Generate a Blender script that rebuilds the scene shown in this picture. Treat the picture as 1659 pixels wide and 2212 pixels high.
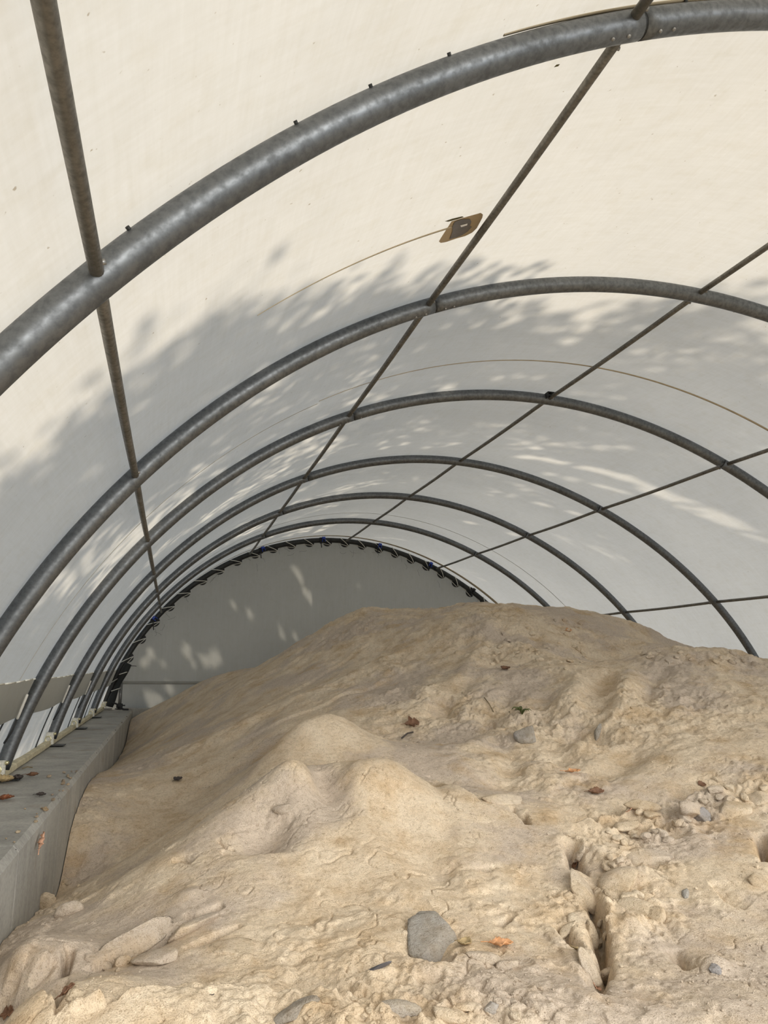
import bpy, math, random
import numpy as np
from mathutils import Vector, Matrix

for o in list(bpy.data.objects):
    bpy.data.objects.remove(o)
scene = bpy.context.scene
random.seed(7)
rng = np.random.default_rng(7)

# ------------------------------------------------------------------ camera
S = 1.6                                   # metres per bay unit; positions below are in bay units
F_PX, CAM_X, CAM_Z = 1622.618, -1.53958, 0.78212
YAW, PITCH, ROLL = 0.2692, 0.20173, 0.00884
cy_, sy_ = math.cos(YAW), math.sin(YAW)
cp_, sp_ = math.cos(PITCH), math.sin(PITCH)
FWD = np.array([sy_*cp_, cy_*cp_, sp_])
R0 = np.array([cy_, -sy_, 0.0])
U0 = np.cross(R0, FWD)
RGT = R0*math.cos(ROLL) + U0*math.sin(ROLL)
UPV = -R0*math.sin(ROLL) + U0*math.cos(ROLL)
CAM = np.array([CAM_X, 0.0, CAM_Z])
cam_data = bpy.data.cameras.new('camera')
cam = bpy.data.objects.new('camera', cam_data)
scene.collection.objects.link(cam)
cam.matrix_world = Matrix(((RGT[0], UPV[0], -FWD[0], CAM[0]*S),
                           (RGT[1], UPV[1], -FWD[1], CAM[1]*S),
                           (RGT[2], UPV[2], -FWD[2], CAM[2]*S),
                           (0, 0, 0, 1)))
cam_data.sensor_fit = 'HORIZONTAL'
cam_data.sensor_width = 36.0
cam_data.lens = 36.0*F_PX/1659.0
cam_data.clip_start = 0.02
cam_data.clip_end = 300
scene.camera = cam

# ------------------------------------------------------------------ light
SUN_DIR = np.array([-0.42, 0.58, 0.78]); SUN_DIR /= np.linalg.norm(SUN_DIR)   # towards the sun
sun_data = bpy.data.lights.new('sun', 'SUN')
sun_data.energy = 4.2
sun_data.color = (1.0, 0.91, 0.77)
sun_data.angle = math.radians(0.55)
sun = bpy.data.objects.new('sun', sun_data)
scene.collection.objects.link(sun)
sun.rotation_euler = Vector(SUN_DIR).to_track_quat('Z', 'Y').to_euler()
world = bpy.data.worlds.new('sky')
scene.world = world
world.use_nodes = True
wn = world.node_tree.nodes
bg = wn['Background']
# bright open sky low behind the entrance, wooded and darker on the other sides
wl = world.node_tree.links
wtc = wn.new('ShaderNodeTexCoord')
wdot = wn.new('ShaderNodeVectorMath')
wdot.operation = 'DOT_PRODUCT'
wl.new(wtc.outputs['Generated'], wdot.inputs[0])
wdot.inputs[1].default_value = Vector((0.30, -0.89, 0.34)).normalized()
wmr = wn.new('ShaderNodeMapRange')
wmr.inputs['From Min'].default_value = 0.80
wmr.inputs['From Max'].default_value = 0.95
wl.new(wdot.outputs['Value'], wmr.inputs['Value'])
wsep = wn.new('ShaderNodeSeparateXYZ')
wl.new(wtc.outputs['Generated'], wsep.inputs[0])
wup = wn.new('ShaderNodeMapRange')
wup.inputs['From Min'].default_value = 0.1
wup.inputs['From Max'].default_value = 0.7
wl.new(wsep.outputs['Z'], wup.inputs['Value'])
wbase = wn.new('ShaderNodeMix')
wbase.data_type = 'RGBA'
wl.new(wup.outputs['Result'], wbase.inputs[0])
wbase.inputs[6].default_value = (1.30, 1.65, 2.10, 1)
wbase.inputs[7].default_value = (0.08, 0.09, 0.105, 1)
wfar = wn.new('ShaderNodeMapRange')                      # woods beyond the end wall
wfar.inputs['From Min'].default_value = -0.1
wfar.inputs['From Max'].default_value = 0.7
wfar.inputs['To Min'].default_value = 1.0
wfar.inputs['To Max'].default_value = 0.30
wl.new(wsep.outputs['Y'], wfar.inputs['Value'])
wsc = wn.new('ShaderNodeVectorMath')
wsc.operation = 'SCALE'
wl.new(wbase.outputs[2], wsc.inputs[0])
wl.new(wfar.outputs['Result'], wsc.inputs['Scale'])
wmix = wn.new('ShaderNodeMix')
wmix.data_type = 'RGBA'
wl.new(wmr.outputs['Result'], wmix.inputs[0])
wl.new(wsc.outputs[0], wmix.inputs[6])
wmix.inputs[7].default_value = (6.5, 6.4, 6.15, 1)
wl.new(wmix.outputs[2], bg.inputs['Color'])
bg.inputs['Strength'].default_value = 1.0
scene.view_settings.view_transform = 'Standard'
scene.view_settings.look = 'None'
scene.view_settings.exposure = 0.0
scene.view_settings.gamma = 1.0
scene.view_settings.use_curve_mapping = False

# ------------------------------------------------------------------ the hoop outline and helpers
Y_HOOP = [0.8627, 1.8411, 2.8307, 3.9039, 4.8731, 5.8467, 6.8652]
TH_PURLIN = [math.radians(a) for a in (-53.52, -27.37, -0.53, 27.32, 54.26)]
RT = 0.0228                     # hoop tube radius
RP = 0.0086                     # purlin tube radius
WZ, WX = 0.405, -1.823          # wall top and its inner edge
Y_END = 6.93                    # end fabric
Y_FRONT = 0.03                 # open end, behind the camera
ZF = -0.58                      # floor


def rad(th):
    th = np.asarray(th, float)
    return 2.01705*(1 - 0.04906*np.cos(2*th) + 0.00675*np.cos(4*th) - 0.00452*np.sin(2*th)
                    - 0.01206*np.sin(3*th) + 0.00038*np.cos(3*th))


def prof(th, off=0.0):
    r = rad(th) + off
    return r*np.sin(th), r*np.cos(th)


def theta_at_z(z, side, off=0.0):
    t = np.linspace(0.9, 1.6, 3000)*side
    zz = (rad(t)+off)*np.cos(t)
    return float(t[np.argmin(abs(zz-z))])


def ray(px, py):
    return FWD + RGT*((px-829.5)/F_PX) - UPV*((py-1106.0)/F_PX)


def on_y(px, py, y):
    v = ray(px, py)
    return CAM + v*(y/v[1])


def on_z(px, py, z):
    v = ray(px, py)
    return CAM + v*((z-CAM_Z)/v[2])


def tag(o, label=None, cat=None, group=None, kind=None):
    if label: o['label'] = label
    if cat: o['category'] = cat
    if group: o['group'] = group
    if kind: o['kind'] = kind
    return o


def link(o, parent=None):
    scene.collection.objects.link(o)
    if parent is not None:
        o.parent = parent
    return o


def empty(name, loc=(0, 0, 0)):
    """An Empty at the thing's base (loc in bay units)."""
    o = bpy.data.objects.new(name, None)
    o.empty_display_size = 0.05
    o.location = Vector(loc)*S
    return link(o)


def mesh_obj(name, verts, faces, mat, parent=None, smooth=True, org=None):
    """verts in bay units (absolute); the object's origin goes to org, or to its parent's."""
    v = np.asarray(verts, float)
    base = np.zeros(3)
    if parent is not None:
        base = np.array(parent.matrix_basis.translation)/S
        if parent.parent is not None:
            base = base + np.array(parent.parent.matrix_basis.translation)/S
    o0 = base if org is None else np.asarray(org, float)
    me = bpy.data.meshes.new(name)
    f = faces
    if isinstance(f, np.ndarray) and f.ndim == 2:
        n, k = f.shape
        me.vertices.add(len(v))
        me.vertices.foreach_set('co', ((v-o0)*S).astype(np.float32).ravel())
        me.loops.add(n*k)
        me.loops.foreach_set('vertex_index', f.astype(np.int32).ravel())
        me.polygons.add(n)
        me.polygons.foreach_set('loop_start', np.arange(0, n*k, k, dtype=np.int32))
        me.polygons.foreach_set('loop_total', np.full(n, k, dtype=np.int32))
        me.update(calc_edges=True)
        me.validate()
    else:
        me.from_pydata([tuple(q) for q in (v-o0)*S], [], [tuple(int(i) for i in q) for q in f])
    me.polygons.foreach_set('use_smooth', [smooth]*len(me.polygons))
    me.materials.append(mat)
    o = bpy.data.objects.new(name, me)
    link(o, parent)
    o.location = Vector((o0-base)*S)
    return o


class MB:
    """Collects simple shapes into one mesh (bay units)."""
    def __init__(self):
        self.v, self.f = [], []

    def add(self, v, f):
        n = len(self.v)
        self.v += [tuple(q) for q in v]
        self.f += [tuple(i+n for i in q) for q in f]

    def tube(self, pts, r, n=16, caps=True, ref=None):
        pts = np.asarray(pts, float)
        m = len(pts)
        rr = np.full(m, r) if np.isscalar(r) else np.asarray(r)
        tan = np.gradient(pts, axis=0)
        tan /= np.linalg.norm(tan, axis=1)[:, None]
        a = np.array([0, 1.0, 0]) if ref is None else np.asarray(ref, float)
        if abs(a @ tan[0]) > .95:
            a = np.array([0, 0, 1.0])
        V = []
        for i in range(m):
            b = a - tan[i]*(a @ tan[i]); b /= np.linalg.norm(b)
            a = b
            c = np.cross(tan[i], b)
            for k in range(n):
                t = 2*math.pi*k/n
                V.append(pts[i] + rr[i]*(b*math.cos(t)+c*math.sin(t)))
        F = []
        for i in range(m-1):
            for k in range(n):
                k2 = (k+1) % n
                F.append((i*n+k, i*n+k2, (i+1)*n+k2, (i+1)*n+k))
        if caps:
            F.append(tuple(range(n))[::-1])
            F.append(tuple((m-1)*n+k for k in range(n)))
        self.add(V, F)
        return self

    def box(self, c, d, ax=None, bev=0.0):
        """box of full size d around c; ax = three axis vectors; bev chamfers all edges"""
        A = np.eye(3) if ax is None else np.asarray(ax, float)
        c = np.asarray(c, float); h = np.asarray(d, float)/2
        if bev <= 0:
            V = [c + A.T @ (h*np.array(s)) for s in
                 ((-1,-1,-1),(1,-1,-1),(1,1,-1),(-1,1,-1),(-1,-1,1),(1,-1,1),(1,1,1),(-1,1,1))]
            F = [(0,3,2,1),(4,5,6,7),(0,1,5,4),(1,2,6,5),(2,3,7,6),(3,0,4,7)]
            self.add(V, F); return self
        V = []; idx = {}
        for s in [(x, y, z) for x in (-1, 1) for y in (-1, 1) for z in (-1, 1)]:
            for k in range(3):
                q = h*np.array(s) - bev*np.array(s)
                q[k] = h[k]*s[k]
                idx[(s, k)] = len(V); V.append(c + A.T @ q)
        F = []
        for k in range(3):
            i, j = [(1, 2), (2, 0), (0, 1)][k]
            for sg in (-1, 1):
                ring = []
                for (a, b) in ((-1, -1), (1, -1), (1, 1), (-1, 1)):
                    s = [0, 0, 0]; s[k] = sg; s[i] = a; s[j] = b
                    ring.append(idx[(tuple(s), k)])
                F.append(tuple(ring if sg > 0 else ring[::-1]))
        for k in range(3):
            i, j = (k+1) % 3, (k+2) % 3
            for a in (-1, 1):
                for b in (-1, 1):
                    s0 = [0]*3; s1 = [0]*3
                    s0[k], s1[k] = -1, 1
                    s0[i] = s1[i] = a; s0[j] = s1[j] = b
                    q = (idx[(tuple(s0), i)], idx[(tuple(s1), i)], idx[(tuple(s1), j)], idx[(tuple(s0), j)])
                    F.append(q if a*b > 0 else q[::-1])
        for s in [(x, y, z) for x in (-1, 1) for y in (-1, 1) for z in (-1, 1)]:
            q = (idx[(s, 0)], idx[(s, 1)], idx[(s, 2)])
            F.append(q if s[0]*s[1]*s[2] > 0 else q[::-1])
        self.add(V, F); return self

    def cyl(self, c, axis, r, h, n=16):
        c = np.asarray(c, float); axis = np.asarray(axis, float); axis = axis/np.linalg.norm(axis)
        return self.tube([c-axis*h/2, c+axis*h/2], r, n, True, ref=np.cross(axis, (0.3, 0.5, 0.8)))

    def build(self, name, mat, parent=None, smooth=False, org=None):
        return mesh_obj(name, self.v, self.f, mat, parent, smooth, org)


def auto_smooth(o, ang=35):
    me = o.data
    me.polygons.foreach_set('use_smooth', [True]*len(me.polygons))
    me.set_sharp_from_angle(angle=math.radians(ang))
    return o


# value noise in numpy
_T = rng.random((256, 256))


def vnoise(x, y):
    xi = np.floor(x).astype(int); yi = np.floor(y).astype(int)
    fx = x-xi; fy = y-yi
    fx = fx*fx*fx*(fx*(fx*6-15)+10); fy = fy*fy*fy*(fy*(fy*6-15)+10)
    g = lambda a, b: _T[(xi+a) & 255, (yi+b) & 255]
    return (g(0,0)*(1-fx)+g(1,0)*fx)*(1-fy) + (g(0,1)*(1-fx)+g(1,1)*fx)*fy


def fbm(x, y, o=4, gain=.5):
    s = 0; a = 1; t = 0
    c, sn = math.cos(.7), math.sin(.7)
    for _ in range(o):
        s = s + a*(vnoise(x, y)*2-1); t += a
        x, y = (x*c-y*sn)*2.03+17.3, (x*sn+y*c)*2.03+5.1
        a *= gain
    return s/t


# ------------------------------------------------------------------ materials
def new_mat(name):
    m = bpy.data.materials.new(name)
    m.use_nodes = True
    nt = m.node_tree
    return m, nt, nt.nodes, nt.links, nt.nodes['Principled BSDF']


def noise(nt, vec, scale, detail=4, rough=.55, lac=2.0):
    n = nt.nodes.new('ShaderNodeTexNoise')
    n.inputs['Scale'].default_value = scale
    n.inputs['Detail'].default_value = detail
    n.inputs['Roughness'].default_value = rough
    if vec is not None: nt.links.new(vec, n.inputs['Vector'])
    return n


def ramp(nt, fac, stops):
    r = nt.nodes.new('ShaderNodeValToRGB')
    el = r.color_ramp.elements
    while len(el) < len(stops): el.new(0.5)
    for e, (p, c) in zip(el, stops):
        e.position = p
        e.color = (c[0], c[1], c[2], 1) if not np.isscalar(c) else (c, c, c, 1)
    nt.links.new(fac, r.inputs['Fac'])
    return r


def mix(nt, fac, a, b, mode='MIX'):
    m = nt.nodes.new('ShaderNodeMix')
    m.data_type = 'RGBA'; m.blend_type = mode
    for sock, v in ((m.inputs[0], fac), (m.inputs[6], a), (m.inputs[7], b)):
        if hasattr(v, 'is_linked'): nt.links.new(v, sock)
        elif np.isscalar(v): sock.default_value = v
        else: sock.default_value = (v[0], v[1], v[2], 1)
    return m.outputs[2]


def mapping(nt, src, scale=(1, 1, 1)):
    m = nt.nodes.new('ShaderNodeMapping')
    m.inputs['Scale'].default_value = scale
    nt.links.new(src, m.inputs['Vector'])
    return m.outputs['Vector']


def geo_pos(nt):
    return nt.nodes.new('ShaderNodeNewGeometry').outputs['Position']


def bump(nt, h, strength, dist, normal_in):
    b = nt.nodes.new('ShaderNodeBump')
    b.inputs['Strength'].default_value = strength
    b.inputs['Distance'].default_value = dist
    nt.links.new(h, b.inputs['Height'])
    nt.links.new(b.outputs['Normal'], normal_in)
    return b


def fabric_mat(name, col, trans=.5, weave=True, refl=.42):
    m, nt, N, L, P = new_mat(name)
    out = N['Material Output']
    N.remove(P)
    uv = N.new('ShaderNodeUVMap').outputs['UV'] if weave else geo_pos(nt)
    pos = geo_pos(nt)
    n1 = noise(nt, pos, 1.7, 5, .6)
    n2 = noise(nt, mapping(nt, uv, (26, 300, 1)), 1.0, 4, .6)      # woven streaks
    n3 = noise(nt, mapping(nt, uv, (240, 30, 1)), 1.0, 3, .6)
    n4 = noise(nt, pos, 14, 6, .65)
    c1 = ramp(nt, n1.outputs['Fac'], [(.35, [c*.955 for c in col]), (.65, col)]).outputs['Color']
    c2 = ramp(nt, n4.outputs['Fac'], [(.30, (.965, .955, .93)), (.5, (1, 1, 1))]).outputs['Color']
    c3 = mix(nt, 1.0, c1, c2, 'MULTIPLY')
    w = mix(nt, .5, n2.outputs['Color'], n3.outputs['Color'])
    bw = N.new('ShaderNodeRGBToBW'); L.new(w, bw.inputs[0])
    c4 = ramp(nt, bw.outputs[0], [(.3, (.91, .90, .87)), (.62, (1, 1, 1))]).outputs['Color']
    c5 = mix(nt, 1.0, c3, c4, 'MULTIPLY')
    # sparse specks of dirt
    n5 = noise(nt, pos, 55, 2, .5)
    c6 = ramp(nt, n5.outputs['Fac'], [(.735, (1, 1, 1)), (.79, (.62, .56, .48))]).outputs['Color']
    c7 = mix(nt, 1.0, c5, c6, 'MULTIPLY')
    d = N.new('ShaderNodeBsdfDiffuse'); t = N.new('ShaderNodeBsdfTranslucent')
    L.new(c7, t.inputs['Color'])
    L.new(mix(nt, 1.0, c7, (refl, refl, refl*.98), 'MULTIPLY'), d.inputs['Color'])
    ms = N.new('ShaderNodeMixShader'); ms.inputs[0].default_value = trans
    L.new(d.outputs[0], ms.inputs[1]); L.new(t.outputs[0], ms.inputs[2])
    L.new(ms.outputs[0], out.inputs['Surface'])
    b = bump(nt, bw.outputs[0], .12, .004, d.inputs['Normal'])
    return m


def metal_mat(name, col, dark, rough=.42, metallic=.85, scale=6):
    m, nt, N, L, P = new_mat(name)
    tc = N.new('ShaderNodeTexCoord').outputs['Object']
    a = noise(nt, tc, scale, 6, .65)
    b = noise(nt, tc, scale*9, 4, .6)
    c = ramp(nt, a.outputs['Fac'], [(.3, dark), (.68, col)]).outputs['Color']
    e = ramp(nt, b.outputs['Fac'], [(.35, (.72, .72, .72)), (.6, (1, 1, 1))]).outputs['Color']
    L.new(mix(nt, 1, c, e, 'MULTIPLY'), P.inputs['Base Color'])
    P.inputs['Metallic'].default_value = metallic
    r = ramp(nt, b.outputs['Fac'], [(.3, rough+.12), (.7, rough-.08)])
    L.new(r.outputs['Color'], P.inputs['Roughness'])
    bump(nt, b.outputs['Fac'], .15, .002, P.inputs['Normal'])
    return m


def plain(name, col, rough=.7, metallic=0, var=.2, scale=20):
    m, nt, N, L, P = new_mat(name)
    tc = N.new('ShaderNodeTexCoord').outputs['Object']
    a = noise(nt, tc, scale, 4, .6)
    L.new(ramp(nt, a.outputs['Fac'], [(.3, [c*(1-var) for c in col]), (.7, [min(1, c*(1+var)) for c in col])]).outputs['Color'],
          P.inputs['Base Color'])
    P.inputs['Roughness'].default_value = rough
    P.inputs['Metallic'].default_value = metallic
    return m


M_FAB = fabric_mat('white_cover_fabric', (.90, .865, .80), .5)
M_FAB2 = fabric_mat('skirt_fabric', (.80, .76, .67), .4)
M_END = fabric_mat('end_fabric', (.80, .79, .74), .25, weave=False)
M_SEAM = plain('tan_seam_weld', (.50, .42, .29), .6, 0, .1)
M_SEAM_THIN = plain('grey_seam', (.42, .39, .33), .7, 0, .1)
M_HOOP = metal_mat('galvanised_hoop_steel', (.205, .215, .223), (.145, .152, .157), .44, .85)
M_PURLIN = metal_mat('weathered_purlin_steel', (.26, .245, .215), (.15, .14, .12), .5, .7, 9)
M_DARKSTEEL = metal_mat('dark_end_steel', (.05, .052, .05), (.025, .025, .025), .5, .5, 9)
M_BRACKET = metal_mat('zinc_bracket', (.72, .70, .62), (.5, .48, .42), .5, .35, 12)
M_BRASS = plain('brass_bolt', (.75, .68, .42), .3, .9, .1)
M_BOLT = plain('bolt_steel', (.30, .29, .27), .4, .8, .2)
M_ROPE = plain('grey_white_rope', (.62, .60, .54), .8, 0, .1, 60)
M_BLACK = plain('black_webbing', (.018, .018, .018), .75, 0, .2)
M_BLUE = plain('blue_ratchet_plastic', (.01, .045, .35), .4, 0, .1)
M_FIBRE = plain('green_black_thread', (.04, .045, .03), .8, 0, .1)


M_JOINT = plain('dark_joint_shade', (.055, .048, .038), .95, 0, .3)  # near-black colour standing in for the shade in the block joints


def concrete_mat():
    m, nt, N, L, P = new_mat('grey_concrete')
    pos = geo_pos(nt)
    a = noise(nt, pos, 2.2, 6, .62)
    v = noise(nt, mapping(nt, pos, (5, 5, .6)), 1.6, 5, .6)         # vertical water streaks
    b = noise(nt, pos, 70, 4, .6)
    c = ramp(nt, a.outputs['Fac'], [(.3, (.34, .325, .29)), (.7, (.50, .48, .43))]).outputs['Color']
    e = ramp(nt, v.outputs['Fac'], [(.35, (.80, .80, .81)), (.62, (1.0, 1.0, 1.0))]).outputs['Color']
    g = ramp(nt, b.outputs['Fac'], [(.35, (.82, .82, .82)), (.6, (1, 1, 1))]).outputs['Color']
    col = mix(nt, 1, mix(nt, 1, c, e, 'MULTIPLY'), g, 'MULTIPLY')
    st = noise(nt, pos, 3.4, 3, .5)
    sf = ramp(nt, st.outputs['Fac'], [(.60, 0.0), (.72, .55)]).outputs['Color']
    bw = N.new('ShaderNodeRGBToBW'); L.new(sf, bw.inputs[0])
    L.new(mix(nt, bw.outputs[0], col, (.25, .19, .12)), P.inputs['Base Color'])
    P.inputs['Roughness'].default_value = .9
    bump(nt, b.outputs['Fac'], .35, .003, P.inputs['Normal'])
    return m


M_CONC = concrete_mat()


def sand_mat(name, tint=(1, 1, 1)):
    m, nt, N, L, P = new_mat(name)
    pos = geo_pos(nt)
    big = noise(nt, pos, 1.5, 5, .6)
    mid = noise(nt, pos, 6.5, 5, .62)
    fine = noise(nt, pos, 60, 5, .7)
    grain = noise(nt, pos, 260, 3, .7)
    t = lambda c: [c[i]*tint[i] for i in range(3)]
    c1 = ramp(nt, mid.outputs['Fac'], [(.30, t((.54, .43, .30))), (.45, t((.65, .555, .43))), (.60, t((.70, .62, .505)))]).outputs['Color']
    damp = ramp(nt, big.outputs['Fac'], [(.48, 0.0), (.58, .85)]).outputs['Color']
    bw = N.new('ShaderNodeRGBToBW'); L.new(damp, bw.inputs[0])
    c2 = mix(nt, bw.outputs[0], c1, t((.545, .485, .43)))
    tanm = noise(nt, mapping(nt, pos, (1.0, 1.0, .7)), 3.3, 5, .6)
    tf = ramp(nt, tanm.outputs['Fac'], [(.56, 0.0), (.70, .7)]).outputs['Color']
    bw2 = N.new('ShaderNodeRGBToBW'); L.new(tf, bw2.inputs[0])
    c2 = mix(nt, bw2.outputs[0], c2, t((.52, .39, .24)))
    g = ramp(nt, fine.outputs['Fac'], [(.32, (.78, .75, .70)), (.50, (1, 1, 1)), (.70, (1.06, 1.06, 1.05))]).outputs['Color']
    c3 = mix(nt, 1, c2, g, 'MULTIPLY')
    gg = ramp(nt, grain.outputs['Fac'], [(.31, (.58, .54, .48)), (.44, (.97, .97, .97)), (.72, (1.10, 1.10, 1.09))]).outputs['Color']
    c4 = mix(nt, 1, c3, gg, 'MULTIPLY')
    L.new(c4, P.inputs['Base Color'])
    P.inputs['Roughness'].default_value = .95
    P.inputs['Specular IOR Level'].default_value = .15
    b1 = N.new('ShaderNodeBump'); b1.inputs['Strength'].default_value = .50; b1.inputs['Distance'].default_value = .012
    L.new(fine.outputs['Fac'], b1.inputs['Height'])
    b2 = N.new('ShaderNodeBump'); b2.inputs['Strength'].default_value = .95; b2.inputs['Distance'].default_value = .0045
    L.new(grain.outputs['Fac'], b2.inputs['Height'])
    L.new(b1.outputs['Normal'], b2.inputs['Normal'])
    L.new(b2.outputs['Normal'], P.inputs['Normal'])
    return m


M_SAND = sand_mat('beige_sand', (1.10, 1.025, .935))
M_CLOD = sand_mat('clod_sand', (1.0, .94, .86))
M_CLOD_GREY = sand_mat('damp_grey_sand', (.60, .63, .69))

# ------------------------------------------------------------------ structure: floor, cover, walls
TH_L = theta_at_z(WZ-.005, -1, RT)
TH_R = theta_at_z(WZ-.005, 1, RT)


def fab_off(th, y):
    """radial offset of the cover: touches every hoop, sags a little between them"""
    ys = np.array([Y_HOOP[0]-2.94, Y_HOOP[0]-1.96, Y_HOOP[0]-0.98] + Y_HOOP)
    y = np.asarray(y, float)
    i = np.clip(np.searchsorted(ys, y)-1, 0, len(ys)-2)
    t = np.clip((y-ys[i])/(ys[i+1]-ys[i]), 0, 1)
    sag = .010*np.sin(math.pi*t)**2
    return RT + .003 - sag


def fab_pt(th, y, extra=0.0):
    r = rad(th) + fab_off(th, y) + extra
    return np.stack([r*np.sin(th), np.broadcast_to(y, np.shape(r)), r*np.cos(th)], -1)


def fab_ray(px, py):
    v = ray(px, py)
    ts = np.linspace(.25, 9.5, 9000)
    P = CAM + np.outer(ts, v)
    th = np.arctan2(P[:, 0], P[:, 2])
    r = np.hypot(P[:, 0], P[:, 2])
    k = np.argmax(r > rad(th)+fab_off(th, P[:, 1]))
    return float(th[k]), float(P[k, 1])


def seg_dist(th, y, a, b):
    """distance along the sheet (th scaled by radius) to a segment, and its parameter"""
    ax, ay, bx, by = a[0]*2, a[1], b[0]*2, b[1]
    dx, dy = bx-ax, by-ay
    t = ((th*2-ax)*dx+(y-ay)*dy)/(dx*dx+dy*dy)
    tc = np.clip(t, 0, 1)
    s = ((th*2-ax)*dy-(y-ay)*dx)/math.hypot(dx, dy)
    d = np.hypot(th*2-(ax+tc*dx), y-(ay+tc*dy))
    return d, tc, s


nt_, ny_ = 300, 500
TH, YY = np.meshgrid(np.linspace(TH_L, TH_R, nt_), np.linspace(Y_FRONT, Y_END-.012, ny_), indexing='ij')
ex = .0022*fbm(TH*3.1, YY*1.9, 4) + .0009*fbm(TH*11+7, YY*9+3, 3)
CREASES = [((1420, 1105), (1490, 1055)), ((1438, 1103), (1562, 1085)), ((1437, 1118), (1610, 1102)),
           ((1380, 1065), (1445, 1045)), ((1535, 1156), (1640, 1135)), ((1300, 600), (1470, 330))]
for (a, b) in CREASES:
    A, B = fab_ray(*a), fab_ray(*b)
    d, t, s = seg_dist(TH, YY, A, B)
    ex += -.0045*np.exp(-(d/.013)**2)*np.sin(math.pi*np.clip(t, .02, .98))
V = fab_pt(TH, YY, ex).reshape(-1, 3)
idx = np.arange(nt_*ny_).reshape(nt_, ny_)
Fq = np.stack([idx[:-1, :-1], idx[:-1, 1:], idx[1:, 1:], idx[1:, :-1]], -1).reshape(-1, 4)
cover = mesh_obj('ceiling', V, Fq, M_FAB)
tag(cover, 'white translucent fabric cover stretched over the steel hoops', 'fabric cover', kind='structure')
uvl = cover.data.uv_layers.new(name='UVMap')
uvv = np.stack([YY.ravel()*S*.25, TH.ravel()*2*S*.25], -1)
li = np.empty(len(cover.data.loops), dtype=np.int32)
cover.data.loops.foreach_get('vertex_index', li)
uvl.data.foreach_set('uv', uvv[li].astype(np.float32).ravel())


def ring_strip(name, mat, y0, w0, w1, th0, th1, label=None, inner=.0035, n=120):
    """welded seam tape running over the cover; its width goes from w0 to w1"""
    ths = np.linspace(th0, th1, n)
    w = np.linspace(w0, w1, n)
    wob = .006*np.sin(ths*2.3+y0)
    V, F = [], []
    for i, t in enumerate(ths):
        for (s, e) in ((-.5, -inner), (.5, -inner), (.5, -inner-.0012), (-.5, -inner-.0012)):
            V.append(fab_pt(t, y0+wob[i]+s*w[i], e))
    for i in range(n-1):
        for k in range(4):
            k2 = (k+1) % 4
            F.append((i*4+k, i*4+k2, i*4+4+k2, i*4+4+k))
    o = mesh_obj(name, V, F, mat, cover)
    if label: tag(o, label)
    return o


d2r = math.radians
ring_strip('seam_tape', M_SEAM, 2.47, .004, .020, d2r(-33), d2r(76), 'tan welded seam widening to the right')
ring_strip('seam_tape', M_SEAM_THIN, 2.50, .003, .004, d2r(-76), d2r(-33))
ring_strip('seam_tape', M_SEAM, 3.955, .006, .030, d2r(10), d2r(76), 'tan welded seam just behind a hoop')
ring_strip('seam_tape', M_SEAM_THIN, 5.60, .005, .007, d2r(-60), d2r(76))
ring_strip('seam_tape', M_SEAM, 6.72, .03, .07, d2r(-70), d2r(76), 'tan hem band beside the end hoop')
ring_strip('seam_tape', M_SEAM, 1.415, .002, .007, d2r(-44), d2r(-29), 'thin yellowed seam left of the brown patch')
ring_strip('seam_tape', M_SEAM, .852, .004, .050, d2r(-34), d2r(40), 'tan seam band above the nearest hoop')

# brown repair patch with a grey smear, on the cover
px_patch = [(973, 474), (1000, 466), (1036, 456), (1041, 459), (1040, 466), (1028, 489), (1018, 499), (1003, 506),
            (985, 511), (962, 519), (950, 521), (946, 518), (949, 512), (962, 492)]


def sheet_polygon(name, pts, mat, parent, lift, label=None, sub=6):
    q = np.array([fab_ray(*p) for p in pts])
    c = q.mean(0)
    V = [fab_pt(c[0], c[1], -lift)]; F = []
    n = len(q)
    for k in range(1, sub+1):
        for p in q:
            r = c+(p-c)*k/sub
            V.append(fab_pt(r[0], r[1], -lift))
    for i in range(n):
        F.append((0, 1+i, 1+(i+1) % n))
        for k in range(sub-1):
            a, b = 1+k*n+i, 1+k*n+(i+1) % n
            F.append((a, a+n, b+n, b))
    o = mesh_obj(name, V, F, mat, parent)
    if label: tag(o, label)
    return o


M_PATCH = plain('tan_patch', (.42, .32, .19), .55, 0, .06, 5)
M_SMEAR = plain('grey_glue_smear', (.14, .125, .115), .4, 0, .15, 30)
M_WHITE = plain('white_scratch', (.85, .84, .82), .4, 0, .02)
M_MILDEW = plain('dark_mildew', (.10, .085, .03), .9, 0, .4, 40)
patch = sheet_polygon('repair_patch', px_patch, M_PATCH, cover, .0045, 'tan parallelogram repair patch')
sheet_polygon('glue_smear', [(980, 474), (995, 469), (1012, 468), (1016, 474), (1012, 484), (1017, 485), (1008, 495), (996, 503),
              (984, 508), (968, 512), (972, 503), (975, 494), (974, 486)], M_SMEAR, patch, .0058, 'dark grey smear on the patch')
sheet_polygon('scratch', [(991, 481), (1007, 477), (1006, 481), (993, 485)], M_WHITE, patch, .0068, 'white scratch on the patch', 1)
sheet_polygon('mildew_streak', [(958, 474), (975, 468), (996, 463), (1000, 465), (985, 470), (966, 475)], M_MILDEW, cover, .0046,
              'dark mildew streak above the patch', 1)
sheet_polygon('mildew_spot', [(1193, 140), (1199, 134), (1207, 133), (1203, 138)], M_MILDEW, cover, .0046, 'small dark stain below the nearest hoop', 1)

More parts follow.
